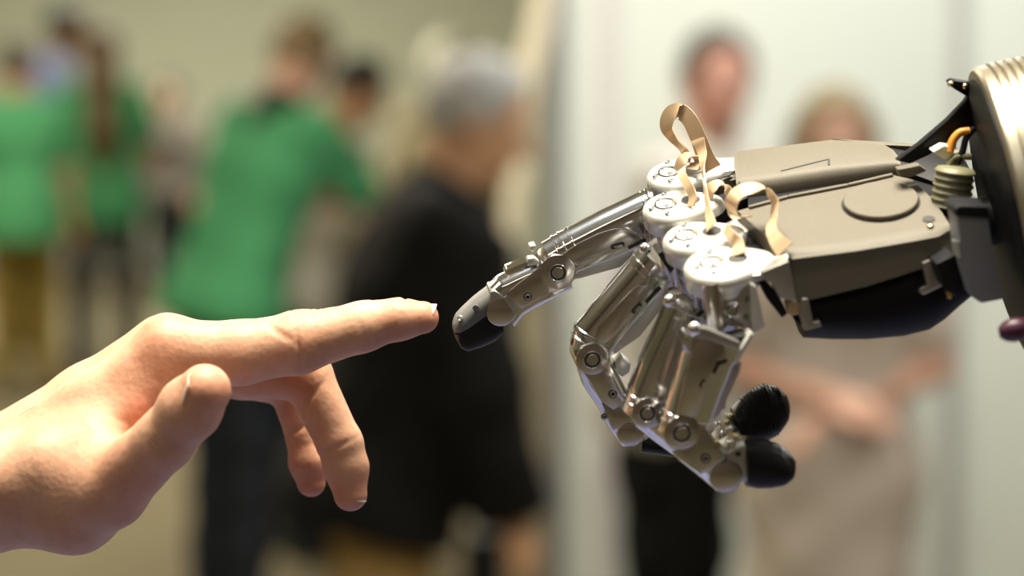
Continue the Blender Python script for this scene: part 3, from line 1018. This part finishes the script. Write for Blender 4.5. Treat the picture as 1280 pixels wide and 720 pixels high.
fi_.plate('hinge_block', [(716, 333), (724, 335), (723, 348), (716, 350)], 5.0, 9, M['brass'], .3)  # small brass block beside the hinge
fi_.barrel('hinge_barrel', 697, 341, 23.5, 8.0, M['alu_flat'], 1.0)
fi_.pin(697.5, 341, 8.0, 10)
mst = [((690, 321), (714, 355)), ((662, 328), (697, 364)), ((640, 338), (668, 379)), ((622, 347), (652, 389)), ((612, 357), (641, 403))]
fi_.link('middle_link', mst, 6.8, 4.2, 1.8, M['alu'])
fi_.plate('side_plate', [(676, 334), (700, 322), (714, 350), (699, 362), (683, 369), (664, 379), (652, 386), (642, 378), (632, 368), (640, 361)], 7.9, 1.6, M['alu_flat'], .5)
fi_.plate('underside_strip', [(716, 357), (697, 364), (683, 373), (664, 383), (660, 388), (672, 384), (684, 378), (699, 367)], 6.0, 11.0, M['alu'], .4)
fi_.screw(659.5, 371, 7.9, 5.2)
fi_.plate('collar', [(613, 365), (618, 363), (628, 369), (633, 374), (619, 379), (611, 383)], 7.3, 13.5, M['alu_satin'], .8)
fi_.barrel('distal_hinge', 626.5, 390.5, 19, 7.4, M['alu_flat'], .8)
fi_.plate('hinge_step', [(629, 373), (634, 369), (646, 384), (643, 393)], 7.7, 1.0, M['alu_satin'], .3)
fi_.plate('tab', [(662, 308), (670, 306), (671, 313), (664, 316)], 3.5, 6, M['cap'], .7)
fi_.plate('tab', [(660, 323), (668, 322), (675, 327), (672, 332), (663, 333), (659, 329)], 6.5, 5, M['cap'], .8)
fi_.plate('linkage', [(631, 343), (634, 337), (660, 326), (661, 332), (640, 346)], 4.0, 8, M['alu'], .5)
tip_t = [((566, 404), (566.5, 413)), ((570, 396), (574, 411)), ((577, 387.5), (585, 405)), ((592, 373), (601, 393)), ((609, 360), (617, 381))]
fi_.link('fingertip_shell', tip_t, 6.6, 5.2, .8, M['grey_plastic'], sub=4, taper=([0, .12, .3, 1], [.45, .75, .95, 1]), smooth=50)
fi_.plate('tip_fastener', [(590, 384), (594, 380.5), (599, 383), (599, 388), (593, 391)], 6.9, 1.0, M['grey_plastic'], .4)
rmesh('tip_screw', *ring(fi_.P(575.5, 398, 5.2), U(W_ + np.array([-.35, .35, 0])), .5, 1.1, .9, 18, .2), M['alu_satin'], fi_.root)
pad_t = [((626, 391), (627, 412)), ((617, 382), (618, 424)), ((601, 393), (600, 431.5)), ((585, 405), (584, 435.5)), ((574, 411.5), (575, 431)), ((567.5, 414), (568.5, 420))]
fi_.link('fingertip_pad', pad_t, 6.5, .8, 5.6, M['rubber'], sub=4, taper=([0, .7, .88, 1], [1, 1, .8, .45]), smooth=50)

# ---------------------------------------------------------------- middle finger
fm_ = Finger(741, 450, -20)
pst = [((712, 428), (750, 462)), ((718, 408), (763, 431)), ((745, 375), (787, 400)), ((775, 340), (815, 372)), ((801, 309), (836, 346))]
fm_.link('proximal_link', pst, 7.0, 6.6, 1.2, M['alu'])
fm_.band('band', pst, .12, .16, 7.0, 6.6, 1.2, M['chrome'])
fm_.band('band', pst, .24, .27, 7.0, 6.6, 1.2, M['chrome'])
fm_.band('band', pst, .86, .92, 7.0, 6.6, 1.2, M['chrome'], .5)
fm_.plate('side_plate', [(744, 424), (748, 408), (786, 366), (796, 358), (808, 357), (818, 363), (812, 374), (761, 427), (752, 430)], 7.5, 1.2, M['alu_flat'])
fm_.plate('lower_plate', [(762, 429), (820, 368), (833, 352), (837, 364), (826, 388), (800, 421), (768, 443)], 6.3, 11, M['alu_satin'])
fm_.plate('notch', [(806, 376), (824, 357), (827, 361), (809, 380)], 7.62, .5, M['dark'], 0)
fm_.plate('end_gap_shade', [(822, 318), (828, 314), (843, 336), (838, 342)], 7.4, 12, M['dark'], .3)  # dark plate filling in for the shaded gap at the link end
fm_.slot(796, 385, 7.5, 17, 6.5, -48)
rmesh('end_cap', *ball(fm_.P(806, 311, 1.5), 2.4), M['alu'], fm_.root)
fm_.plate('tendon_block', [(768, 452), (779, 446), (789, 455), (787, 466), (778, 472), (770, 464)], 4.0, 7.0, M['cap'], .6)
fm_.barrel('hinge_barrel', 741, 450, 21.5, 8.0, M['alu_flat'], 1.0)
fm_.pin(740.5, 450, 8.0, 10)
mst = [((720, 455), (763, 449)), ((728, 480), (776, 473)), ((745, 505), (787, 497)), ((758, 531), (800, 521)), ((775, 553), (808, 540))]
fm_.link('middle_link', mst, 6.8, 4.0, 1.8, M['alu'])
fm_.plate('side_plate', [(726, 462), (756, 452), (764, 466), (782, 500), (768, 512), (752, 503), (738, 478)], 7.9, 1.6, M['alu_flat'], .5)
fm_.plate('lower_side', [(752, 504), (768, 513), (783, 503), (797, 524), (779, 536), (766, 538)], 7.3, 1.6, M['alu_flat'], .4)
fm_.screw(766, 492.5, 7.9, 5.6)
fm_.screw(755.5, 521, 6.9, 4.0)
fm_.barrel('distal_hinge', 789, 542, 17.5, 7.4, M['alu_flat'], .8)
fm_.ribbed_pad('fingertip_pad', [((800, 536), (798, 561)), ((815, 537), (813, 563)), ((835, 539), (832, 566)), ((852, 545), (848, 567)), ((862, 553), (858, 563))], 6.4, M['rubber'], 14)

# ---------------------------------------------------------------- ring finger
fr__ = Finger(810, 517, -40)
pst = [((779, 512), (826, 530)), ((786, 484), (836, 505)), ((800, 450), (850, 472)), ((818, 411), (869, 432)), ((833, 377), (886, 396))]
fr__.link('proximal_link', pst, 7.2, 5.2, 1.2, M['alu'])
fr__.band('band', pst, .10, .13, 7.2, 5.2, 1.2, M['chrome'])
fr__.band('band', pst, .20, .22, 7.2, 5.2, 1.2, M['chrome'])
fr__.plate('side_plate', [(806, 492), (828, 430), (842, 397), (862, 400), (868, 430), (838, 505)], 7.6, 1.2, M['alu_flat'])
rmesh('end_cap', *ball(fr__.P(837, 376, 4.5), 2.6), M['chrome'], fr__.root)
fr__.plate('end_block', [(832, 384), (838, 368), (852, 366), (868, 378), (866, 394)], 4.5, 9, M['alu'], .8)
fr__.barrel('hinge_barrel', 810, 517, 20, 8.0, M['alu_flat'], 1.0)
fr__.pin(809.5, 517, 8.0, 9.5)
mst = [((790, 527), (826, 506)), ((812, 545), (842, 525)), ((850, 573), (876, 548)), ((880, 592), (906, 562))]
fr__.link('middle_link', mst, 6.8, 4.0, 1.8, M['alu'])
fr__.barrel('distal_hinge', 897, 572, 17, 7.2, M['alu_flat'], .8)
fr__.link('distal_shell', [((882, 560), (906, 583)), ((896, 541), (922, 562)), ((908, 520), (934, 541))], 6.2, 3, 3, M['alu_satin'])
for px, py, r in ((897, 530, 4), (908, 527, 3.2), (913, 519, 3), (905, 541, 4.2)):
    rmesh('screw_head', *cyl(fr__.P(px, py, 5.8), W_, r * .2978, 1.6, 16, .3), M['brass'] if r < 4 else M['alu'], fr__.root)
fr__.ribbed_pad('fingertip_pad', [((916, 513), (923, 547)), ((926, 499), (936, 549)), ((940, 488), (954, 550)), ((956, 481), (970, 541)), ((972, 484), (982, 523)), ((983, 494), (987, 508))], 8.6, M['rubber'], 20, 8, 8)

# ---------------------------------------------------------------- little finger
fl_ = Finger(853, 542, -58)
pst = [((822, 536), (866, 551)), ((830, 508), (884, 522)), ((840, 472), (897, 487)), ((851, 437), (910, 455)), ((860, 410), (922, 428))]
fl_.link('proximal_link', pst, 7.2, 5.2, 1.2, M['alu'])
fl_.band('band', pst, .12, .15, 7.2, 5.2, 1.2, M['chrome'])
fl_.band('band', pst, .22, .24, 7.2, 5.2, 1.2, M['chrome'])
fl_.plate('side_plate', [(846, 516), (860, 460), (869, 425), (890, 424), (904, 430), (908, 446), (892, 462), (874, 516), (862, 524)], 7.6, 1.2, M['alu_flat'])
fl_.plate('lower_plate', [(874, 517), (893, 464), (898, 454), (908, 451), (927, 453), (924, 468), (899, 520), (886, 530)], 6.6, 11, M['alu_satin'])
fl_.plate('notch', [(890, 466), (896, 452), (909, 449), (909, 453), (899, 457), (894, 468)], 7.72, .5, M['dark'], 0)
fl_.slot(878, 479, 7.6, 11, 5, -62)
fl_.plate('end_flange', [(872, 409), (884, 411), (909, 422), (926, 429), (922, 438), (905, 432), (876, 422)], 8.0, 5.0, M['alu_satin'], .6)
rmesh('end_cap', *ball(fl_.P(868, 411, 5.5), 2.8), M['chrome'], fl_.root)
rmesh('end_roller', *cyl(fl_.P(862, 420, -3), W_, 4.0, 9, 20, .6), M['alu'], fl_.root)
fl_.plate('spring_blade', [(939, 416), (943, 419), (921, 456), (916, 453)], 7.5, 6.0, M['cap'], .25)
fl_.plate('dark_socket', [(910, 424), (934, 418), (938, 424), (924, 442), (912, 436)], 4.5, 8, M['dark'], .4)
fl_.barrel('hinge_barrel', 853, 542, 22.5, 8.0, M['alu_flat'], 1.1)
fl_.pin(852.5, 542, 8.0, 11)
mst = [((833, 553), (871, 529)), ((846, 571), (893, 554)), ((874, 593), (909, 573)), ((892, 609), (925, 592))]
fl_.link('middle_link', mst, 6.8, 4.2, 1.8, M['alu'])
fl_.plate('side_plate', [(843, 564), (850, 558), (871, 540), (879, 532), (907, 572), (880, 592), (874, 588)], 7.9, 1.6, M['alu_flat'], .5)
fl_.plate('underside_strip', [(842, 569), (876, 594), (879, 592), (846, 564)], 7.2, 12, M['alu'], .3)
fl_.screw(882, 573, 7.9, 6)
fl_.barrel('distal_hinge', 908, 597, 20, 7.6, M['alu_flat'], 1.0)
fl_.link('distal_shell', [((902, 556), (912, 600)), ((914, 548), (924, 598)), ((926, 544), (934, 597))], 6.4, 3, 3, M['alu_satin'])
for px, py, r, mm in ((914, 554, 5, 'alu'), (896, 552, 3.2, 'brass'), (919, 545, 3, 'brass'), (922, 566, 3.4, 'dark'), (906, 566, 3.4, 'alu_satin'), (911, 536, 4, 'alu')):
    rmesh('screw_head', *cyl(fl_.P(px, py, 5.9), W_, r * .2978, 1.4, 16, .3), M[mm], fl_.root)
rmesh('spring_wire', *cyl(fl_.P(904, 540, 7), fl_.P(932, 549, 6) - fl_.P(904, 540, 7), .45, 8.6, 10), M['brass'], fl_.root)
fl_.ribbed_pad('fingertip_pad', [((927, 546), (930, 604)), ((944, 548), (944, 607)), ((960, 551), (960, 606)), ((975, 557), (975, 602)), ((987, 566), (986, 594)), ((994, 575), (993, 585))], 8.8, M['rubber'], 22, 8, 8)

# ---------------------------------------------------------------- thumb, folded under the palm behind the fingers
ft_ = Finger(930, 470, 8, 'thumb')
ft_.link('proximal_link', [((905, 330), (935, 330)), ((892, 385), (922, 390)), ((888, 425), (914, 432))], 8, 4, 3, M['black_soft'])
ft_.barrel('hinge_barrel', 899, 440, 17, 7.5, M['alu_satin'], .8)
ft_.link('distal_link', [((888, 436), (910, 446)), ((886, 470), (906, 478)), ((884, 500), (904, 506))], 6.2, 4, 3, M['alu_satin'])

# ---------------------------------------------------------------- knuckle caps, posts and bracket arms
caps = [(846, 214, 0), (842, 254, 0), (868, 293, 0), (900, 327, 0)]
for k, (px, py, h) in enumerate(caps):
    kroot = empty('knuckle', (0, 0, 0), parent=robot)
    c = onb(px, py, h); r = 11.6 if k < 3 else 13.0
    x, y = A_, R_
    def outline(rr, hh, tail):
        o = []
        for i in range(40):
            a = 2 * math.pi * i / 40
            q = c + (x * math.cos(a) + y * math.sin(a)) * rr + N_ * hh
            if math.cos(a) > .55: q = q + x * tail * (math.cos(a) - .55) / .45
            o.append(q)
        return o
    tl = 7
    v, f = loft([outline(r - 3.0, -9, 0), outline(r - .6, -8.6, 1), outline(r - .3, -5.2, 2), outline(r, -4.6, tl), outline(r, -2.4, tl), outline(r - .8, -1.0, tl), outline(r - 2.4, 0, tl - .5)])
    rmesh('cap', v, f, M['cap'], kroot, smooth=50)
    rmesh('cap_hole_shade', *cyl(c + A_ * 6.2 - N_ * .4, N_, 3.5, .46, 24), M['dark'], kroot)  # dark disc on the cap, painted as the shade of a hole
    rmesh('hole_rim', *ring(c + A_ * 6.2 - N_ * .3, N_, 3.4, 4.4, .9, 24, .3), M['cap'], kroot)
    for q, (dx, dy) in enumerate(((-8.2, 2.5), (-2.5, -7.2), (-3.2, 7.6), (-5.0, -3.2), (0.5, -1.0), (-2.6, 1.6))):
        s_c = c + A_ * dx + R_ * dy
        mm = M['chrome'] if q < 3 else (M['brass'] if q == 4 else M['alu'])
        rmesh('screw_head', *ring(s_c - N_ * .4, N_, .5, 1.25 if q < 3 else 1.0, 1.1, 16, .25), mm, kroot)
    rmesh('inner_ring', *ring(c - A_ * 3.0 - N_ * .3, N_, 3.3, 4.3, .8, 28, .25), M['alu'], kroot)
    rmesh('post', *cyl(c - A_ * 1.0 - N_ * 9, -N_, 6.6, 25, 28, .8, 5.2), M['alu_flat'], kroot)

arms = empty('knuckle_brackets', (0, 0, 0), parent=robot)
def backplate(name, pts, h, t, m, parent, bev=.5):
    v, f = prism([onb(px, py, h) for px, py in pts], -N_ * t)
    return rmesh(name, v, f, m, parent, bev=(bev, 2) if bev else None)
backplate('bracket_arm', [(858, 214), (872, 204), (884, 194), (898, 197), (925, 196), (925, 212), (900, 215), (880, 222)], -1.5, 5, M['cap'], arms)
backplate('arm_slot', [(899, 201), (906, 199), (918, 200), (918, 205), (908, 208), (899, 206)], -1.4, .6, M['post_grey'], arms, 0)
backplate('arm_slot', [(903, 217), (912, 213), (917, 214), (912, 219), (904, 221)], -.9, .5, M['dark'], arms, 0)
backplate('bracket_arm', [(848, 224), (868, 218), (896, 212), (926, 212), (930, 222), (884, 232), (850, 234)], -3.0, 6, M['taupe'], arms)
backplate('bracket_arm', [(862, 262), (890, 246), (930, 232), (936, 246), (905, 262), (880, 274)], -5, 6, M['black_soft'], arms)
backplate('bracket_arm', [(888, 300), (900, 286), (938, 262), (952, 276), (925, 296), (905, 306)], -4, 6, M['cap'], arms)
# the stout white bracket of the little finger
v, f = loft([[onb(936, 322, -1), onb(930, 346, -2), onb(930, 346, -10), onb(936, 322, -10)],
             [onb(962, 322, -1.5), onb(954, 343, -1), onb(954, 343, -9), onb(962, 322, -9)],
             [onb(984, 314, 0), onb(986, 322, 1), onb(986, 326, -14), onb(984, 314, -14)]])
rmesh('bracket_arm', v, f, M['cap'], arms, bev=(.8, 2))
lf = Finger(905, 385, -62, 'knuckle_yoke')
lf.plate('bracket_cheek', [(950, 341), (986, 326), (992, 352), (996, 377), (975, 374), (966, 356), (955, 350)], 4.5, 8, M['alu_satin'], .6)
lf.plate('yoke', [(888, 358), (903, 352), (938, 350), (946, 360), (956, 408), (944, 417), (922, 408), (896, 408)], 3.0, 12, M['alu_satin'], .8)
lf.plate('yoke_flange', [(938, 354), (946, 358), (957, 409), (945, 417), (940, 412)], 5.0, 3.0, M['cap'], .6)
lf.disc('yoke_boss', 915.5, 388, 3.0, 11, .9, M['alu_flat'])
lf.pin(915.5, 388, 3.9, 7)
for px, py in ((905, 368), (935, 374), (932, 396), (902, 402)):
    lf.screw(px, py, 3.05, 3.6)
rmesh('post', *cyl(lf.P(890, 352, 1), lf.P(896, 410, 1) - lf.P(890, 352, 1), 3.6, 17, 20, .4), M['alu_flat'], lf.root)
lf.plate('cable_guide', [(948, 352), (958, 350), (975, 372), (985, 392), (978, 398), (962, 378)], 1.0, 6, M['black_soft'], .6)

# ---------------------------------------------------------------- copper flex ribbons
def catmull(pts, n=10):
    pts = [np.asarray(p, float) for p in pts]; pts = [2 * pts[0] - pts[1]] + pts + [2 * pts[-1] - pts[-2]]; out = []
    for i in range(1, len(pts) - 2):
        for k in range(n):
            t = k / n; p0, p1, p2, p3 = pts[i - 1:i + 3]
            out.append(.5 * (2 * p1 + (p2 - p0) * t + (2 * p0 - 5 * p1 + 4 * p2 - p3) * t * t + (3 * p1 - p0 - 3 * p2 + p3) * t ** 3))
    out.append(pts[-2]); return out

def ribbon(pts, th=.22):
    """pts: (px, py, dz, width_mm, (wx, wy, wz)) along the strip"""
    P_ = catmull([cm(p[0], p[1], p[2]) for p in pts]); Wd = catmull([U(p[4]) for p in pts]); Wm = catmull([[p[3]] for p in pts])
    rings = []
    for i, p in enumerate(P_):
        t = P_[min(i + 1, len(P_) - 1)] - P_[max(i - 1, 0)]; t = U(t)
        s = U(Wd[i] - t * (Wd[i] @ t)); n = np.cross(t, s); w = Wm[i][0] * .6
        rings.append([p + s * w + n * th, p - s * w + n * th, p - s * w - n * th, p + s * w - n * th])
    return rmesh('flex_ribbon', *loft(rings), M['copper'], robot, smooth=50)
RW = (.62, -.35, .7)
ribbon([(857, 204, 2, 4.0, RW), (856, 190, 2, 4.2, RW), (842, 174, 3, 4.4, RW), (833, 158, 4, 4.6, (.75, -.5, .5)), (837, 143, 3, 4.8, (.75, -.45, .5)), (849, 139, 1, 5.0, (.8, -.35, .5)), (862, 150, -1, 5.0, (.85, -.3, .4)),
        (873, 173, -2, 5.2, (.9, -.25, .35)), (882, 197, -2, 5.6, (.95, -.15, .3)), (890, 212, -2, 6.5, (.95, -.1, .3))])
ribbon([(848, 214, 0, 4, RW), (852, 202, -1, 4.2, RW), (861, 196, -2, 4.2, RW), (870, 201, -3, 4.2, RW), (866, 212, -4, 4, RW)])
ribbon([(863, 258, -24, 3.4, (.6, .2, .8)), (866, 246, -23, 3.4, (.6, .2, .8)), (860, 232, -20, 3.2, (.6, .3, .7)), (853, 220, -14, 3.0, (.6, .3, .7)), (852, 211, -8, 3.0, (.6, .3, .7))])
ribbon([(884, 246, -19, 4.2, RW), (888, 236, -20, 4.4, RW), (898, 231, -21, 4.4, RW), (908, 235, -22, 4.4, RW), (914, 247, -22, 4.2, RW)])
ribbon([(872, 174, -2.4, 4.4, (.9, -.25, .35)), (878, 192, -5, 3.4, (.5, -.1, .8)), (879, 212, -14, 2.6, (.12, .1, 1)), (882, 240, -24, 2.8, (.12, .1, 1)), (885, 262, -34, 3.0, (.3, .1, 1)), (889, 284, -44, 4.0, (.5, .1, .9))])
ribbon([(928, 272, -36, 7.0, (.9, .1, .5)), (918, 268, -40, 5.5, (.5, -.2, .85)), (914, 255, -43, 5.0, RW), (923, 241, -44, 5.2, RW), (942, 235, -45, 5.6, RW), (958, 238, -46, 5.4, RW), (968, 252, -47, 5.0, (.3, -.3, .9)),
        (967, 270, -50, 4.0, (.2, -.1, 1)), (964, 286, -54, 3.6, (.6, -.2, .8)), (970, 299, -57, 4.6, (.8, .3, .4)), (981, 312, -60, 6.0, (.8, .45, .3))])
ribbon([(907, 286, -46, 3.0, (.4, .2, .9)), (914, 296, -52, 3.2, (.6, .2, .8)), (922, 303, -55, 3.6, (.7, .2, .7)), (924, 318, -58, 4.4, (.9, .2, .4))])

# ---------------------------------------------------------------- palm: two back covers over a black shell
def bprof(F, Nn, prof):
    """profile across the back between a far point F and a near point Nn: (fraction across, height)"""
    return [F + (Nn - F) * t + N_ * h for t, h in prof]
far = [(917, 196), (922, 187.5), (975, 181), (1040, 173), (1072, 175.5), (1104, 179), (1116, 186), (1122, 194)]
near = [(922, 246), (926, 243), (975, 236.5), (1040, 226), (1072, 221), (1106, 215), (1120, 212), (1128, 210)]
prof = [(0, -9), (0, -1.0), (.02, -.2), (.05, 0), (.62, 0), (.68, -.3), (.73, -1.2), (.77, -3.0), (.80, -6.5), (.82, -12.0), (1.0, -13.0), (1.0, -16)]
v, f = loft([bprof(onb(*a), onb(*b), prof) for a, b in zip(far, near)])
cov = rmesh('back_cover', v, f, M['taupe'], robot, smooth=30)
b = MB()
sl = [(976, 214), (1036, 199), (1036, 206.5)]
for a, c2 in zip(sl[:-1], sl[1:]):
    b.add(bar(onb(*a, .0), onb(*c2, .0), .8, .3, N_))
b.out('recess_line', M['dark'], cov)
farb = [(920, 262), (936, 257), (985, 243.5), (1060, 229), (1116, 216), (1140, 222), (1166, 248)]
bend = [(962, 300), (979, 312), (990, 319), (1070, 309), (1140, 297), (1172, 291), (1188, 282)]
botm = [(966, 322), (985, 345), (996, 377), (1084, 356), (1162, 331), (1184, 325), (1192, 316)]
rings = []
for a, c2, d2 in zip(farb, bend, botm):
    F, B = onb(*a), onb(*c2)
    D = hit(*d2, B + np.array([0, 0, -2.0]), np.array([0.0, 0, 1.0]))
    rings.append([F - N_ * 8, F - N_ * 1.2, F + (B - F) * .03 - N_ * .2] + [F + (B - F) * t for t in (.06, .5, .86, .93)] +
                 [F + (B - F) * .98 - N_ * .6, B - N_ * 1.2 + R_ * .6] + [B * (1 - t) + D * t - N_ * .6 for t in (.12, .5, 1)] + [D - np.array([0, 0, 9.0])])
v, f = loft(rings)
cov2 = rmesh('back_cover', v, f, M['taupe'], robot, smooth=30)
# raised lip along the groove, the round recess with its disc, the screw hole
b = MB()
for a, c2 in zip(farb[1:5], farb[2:5]):
    b.add(bar(onb(a[0], a[1] + 2.5, .4), onb(c2[0], c2[1] + 2.5, .4), 1.6, 1.2, N_))
b.out('lip', M['taupe'], cov2, bev=(.3, 1))
dc = onb(1101, 254)
rmesh('recess_ring', *ring(dc - N_ * .6, N_, 13.4, 14.0, .85, 56, .15), M['dark'], cov2)
rmesh('round_cover', *cyl(dc - N_ * 1 + R_ * .2, N_, 13.3, 3.0, 56, .35), M['taupe'], cov2)
rmesh('screw_hole_shade', *cyl(onb(1161, 276, -.5), N_, 2.2, .9, 20), M['dark'], cov2)  # dark disc drawn for the shade in the hole
rmesh('screw', *ball(onb(1163, 283, .4), 1.3, .7, N_), M['brass'], cov2)

top = [(990, 378), (1000, 376), (1040, 366), (1084, 356), (1125, 343), (1162, 331), (1182, 326), (1192, 324), (1205, 330)]
bot = [(1000, 405), (1004, 422), (1040, 424), (1085, 424), (1130, 420), (1162, 412), (1180, 400), (1200, 382), (1212, 372)]
rings = []
for (a, c2) in zip(top, bot):
    T = cm(*a, -54); Bt = cm(*c2, -42)
    Tb = onb(a[0] - 10, a[1] - 150, -9); Tb = np.array([T[0], T[1] + 10, 2.0])
    h_ = T[1] - Bt[1]
    rings.append([T + np.array([0, 6, -2.]), T, T + np.array([0, -h_ * .35, 1.5]), T + np.array([0, -h_ * .65, .5]), Bt + np.array([0, h_ * .18, 8.]), Bt + np.array([0, h_ * .05, 4.]), Bt, Bt + np.array([0, 2., -14.]), Bt + np.array([0, 8., -34.]), np.array([T[0], T[1] + 6, -8.])])
v, f = loft(rings)
rmesh('palm_shell', v, f, M['black_plastic'], robot, smooth=45)
# chassis between covers and shell
b = MB()
rings = []
for px in (935, 1000, 1080, 1150, 1195):
    k = (px - 1040) * .13
    rings.append([onb(px, 195 - k, -5), onb(px, 300 - k, -6), onb(px, 300 - k, -18), onb(px, 250 - k, -38), onb(px, 205 - k, -30)])
b.add(loft(rings))
b.out('chassis', M['black_soft'], robot)
pf = Finger(1080, 370, -56, 'palm_clips')
pf.plate('clip', [(1003, 374), (1011, 374), (1017, 404), (1025, 401), (1028, 408), (1006, 414), (1000, 392)], 2.5, 4, M['alu_satin'], .5)
pf.plate('clip_insert', [(982, 379), (1001, 374), (1005, 392), (988, 396)], .5, 4, M['copper'], .5)
pf.plate('clip', [(1153, 329), (1174, 321), (1179, 358), (1155, 369.5), (1149, 366), (1150, 361), (1159, 357)], 3.0, 4, M['alu_satin'], .6)

# ---------------------------------------------------------------- wrist and forearm
AX = U([.975, .20, .075])
cc = cm(1259, 265, -42)
def axc(t): return cc + AX * t
wr = empty('wrist', (0, 0, 0), parent=robot)
rmesh('wrist_core', *cyl(axc(-22) + np.array([0, -2., -16.]), AX, 9, 40, 32, 1), M['black_soft'], wr)
# olive bellows above the core
x_, y_, z_ = frame(AX); rings = []
bc = cm(1191, 236, -40)
for i in range(13):
    rr = 6.4 + (.9 if i % 2 else 0)
    c = bc + U([.1, 1, .2]) * (-7.5 + i * 1.25)
    xx, yy, zz = frame(U([.1, 1, .2]))
    rings.append([c + (xx * math.cos(2 * math.pi * k / 28) + yy * math.sin(2 * math.pi * k / 28)) * rr for k in range(28)])
rmesh('bellows', *loft(rings), M['bellows'], wr, smooth=60)
wf = Finger(1225, 320, -70, 'wrist_bracket')
wf.plate('bracket', [(1196, 268), (1236, 271), (1240, 300), (1251, 352), (1259, 374), (1227, 380), (1213, 370), (1203, 335)], 3, 12, M['bracket_grey'], 1.2)
wf.plate('bracket_head', [(1193, 262), (1200, 257), (1236, 258), (1239, 274), (1195, 271)], 4, 14, M['black_soft'], 1.2)
wf.plate('joint_block', [(1170, 330), (1194, 318), (1204, 340), (1214, 368), (1196, 372), (1180, 360)], -3, 12, M['black_soft'], 1)
wf.plate('rod', [(1192, 300), (1199, 303), (1202, 323), (1196, 322)], 2.5, 3, M['cap'], .5)
wf.plate('brass_tab', [(1183, 365), (1190, 366), (1190, 374), (1184, 373)], 0, 3, M['brass'], .3)
# back-of-wrist deck, black struts, cables
b = MB()
b.add(prism([onb(1108, 180, -1), onb(1150, 180, -2), onb(1200, 186, -4), onb(1215, 215, -4), onb(1170, 228, -4), onb(1125, 212, -3), onb(1120, 195, -2)], -N_ * 8))
b.out('wrist_deck', M['black_plastic'], wr, bev=(.8, 2))
backplate('deck_edge', [(1040, 173.2), (1108, 177), (1152, 180), (1150, 183), (1105, 181)], -.3, 2, M['taupe'], wr, .3)
sf = Finger(1170, 170, -28, 'wrist_strut')
sf.plate('strut', [(1121, 201), (1150, 180), (1185, 150), (1206, 128), (1213, 117), (1228, 121), (1232, 160), (1213, 160), (1200, 166), (1184, 178), (1162, 194), (1138, 205)], 2, 4, M['black_plastic'], .7)
sf.plate('strut_tip', [(1187, 104), (1193, 101), (1215, 104), (1219, 126), (1209, 121), (1194, 112)], 2, 6, M['black_plastic'], .6)
for px, py in ((1188, 105), (1206, 108)):
    rmesh('bolt', *ball(sf.P(px, py, 2.4), 1.1), M['brass'], sf.root)
for nm, mm, pts in (('orange_wire', 'orange', [(1187, 190), (1191, 176), (1200, 166), (1212, 164)]), ('cable', 'black_soft', [(1196, 205), (1203, 190), (1208, 172), (1218, 160)]), ('cable', 'bellows', [(1183, 214), (1190, 200), (1200, 196), (1214, 196)])):
    path = catmull([cm(px, py, -34) for px, py in pts], 8); rings = []
    for i, p in enumerate(path):
        t = U(path[min(i + 1, len(path) - 1)] - path[max(i - 1, 0)]); xx, yy, _z = frame(t)
        rings.append([p + (xx * math.cos(2 * math.pi * k / 10) + yy * math.sin(2 * math.pi * k / 10)) * (1.5 if nm != 'cable' else 1.2) for k in range(10)])
    rmesh(nm, *loft(rings), M[mm], wr)
sf2 = Finger(1185, 195, -33, 'connector_block')
sf2.plate('connector', [(1166, 190), (1180, 182), (1192, 184), (1193, 198), (1180, 200)], 1, 6, M['cream_plastic'], .6)
sf2.plate('connector', [(1190, 192), (1204, 190), (1206, 206), (1192, 208)], 0, 6, M['cream_plastic'], .6)
sf2.plate('deck_cap', [(1122, 212), (1150, 206), (1160, 214), (1140, 222), (1126, 222)], 1, 5, M['taupe'], .8)  # taupe cap plate on the wrist deck
# ribbed collar and forearm tube
col = empty('forearm', (0, 0, 0), parent=robot)
def rev(prof, seg=72):
    return loft([[axc(t) + (x_ * math.cos(2 * math.pi * k / seg) + y_ * math.sin(2 * math.pi * k / seg)) * rr for k in range(seg)] for t, rr in prof])
pr = [(-3.0, 40), (-2.4, 51.5), (-1.2, 52.6), (2.0, 52.6)]
t = 2.2
for i in range(9):
    pr += [(t, 51.2), (t + .7, 51.2), (t + .9, 52.9), (t + 2.4, 53.2), (t + 2.7, 52.8)]
    t += 3.1
pr += [(t, 51), (t + 1, 46)]
rmesh('ribbed_collar', *rev(pr), M['bronze'], col, smooth=30)
rmesh('collar_face', *rev([(-4, 10), (-4, 44), (-3, 48.5), (0, 49), (4, 40)]), M['black_plastic'], col, smooth=30)
rmesh('forearm_tube', *rev([(t - 1, 30), (t, 50), (t + 6, 51), (220, 56), (222, 40)]), M['black_soft'], col, smooth=30)
kf = Finger(1262, 415, -84, 'collar_knob')
rmesh('knob', *ball(kf.P(1270, 412, 0), 4.2, 1.5, AX), M['maroon'], kf.root)
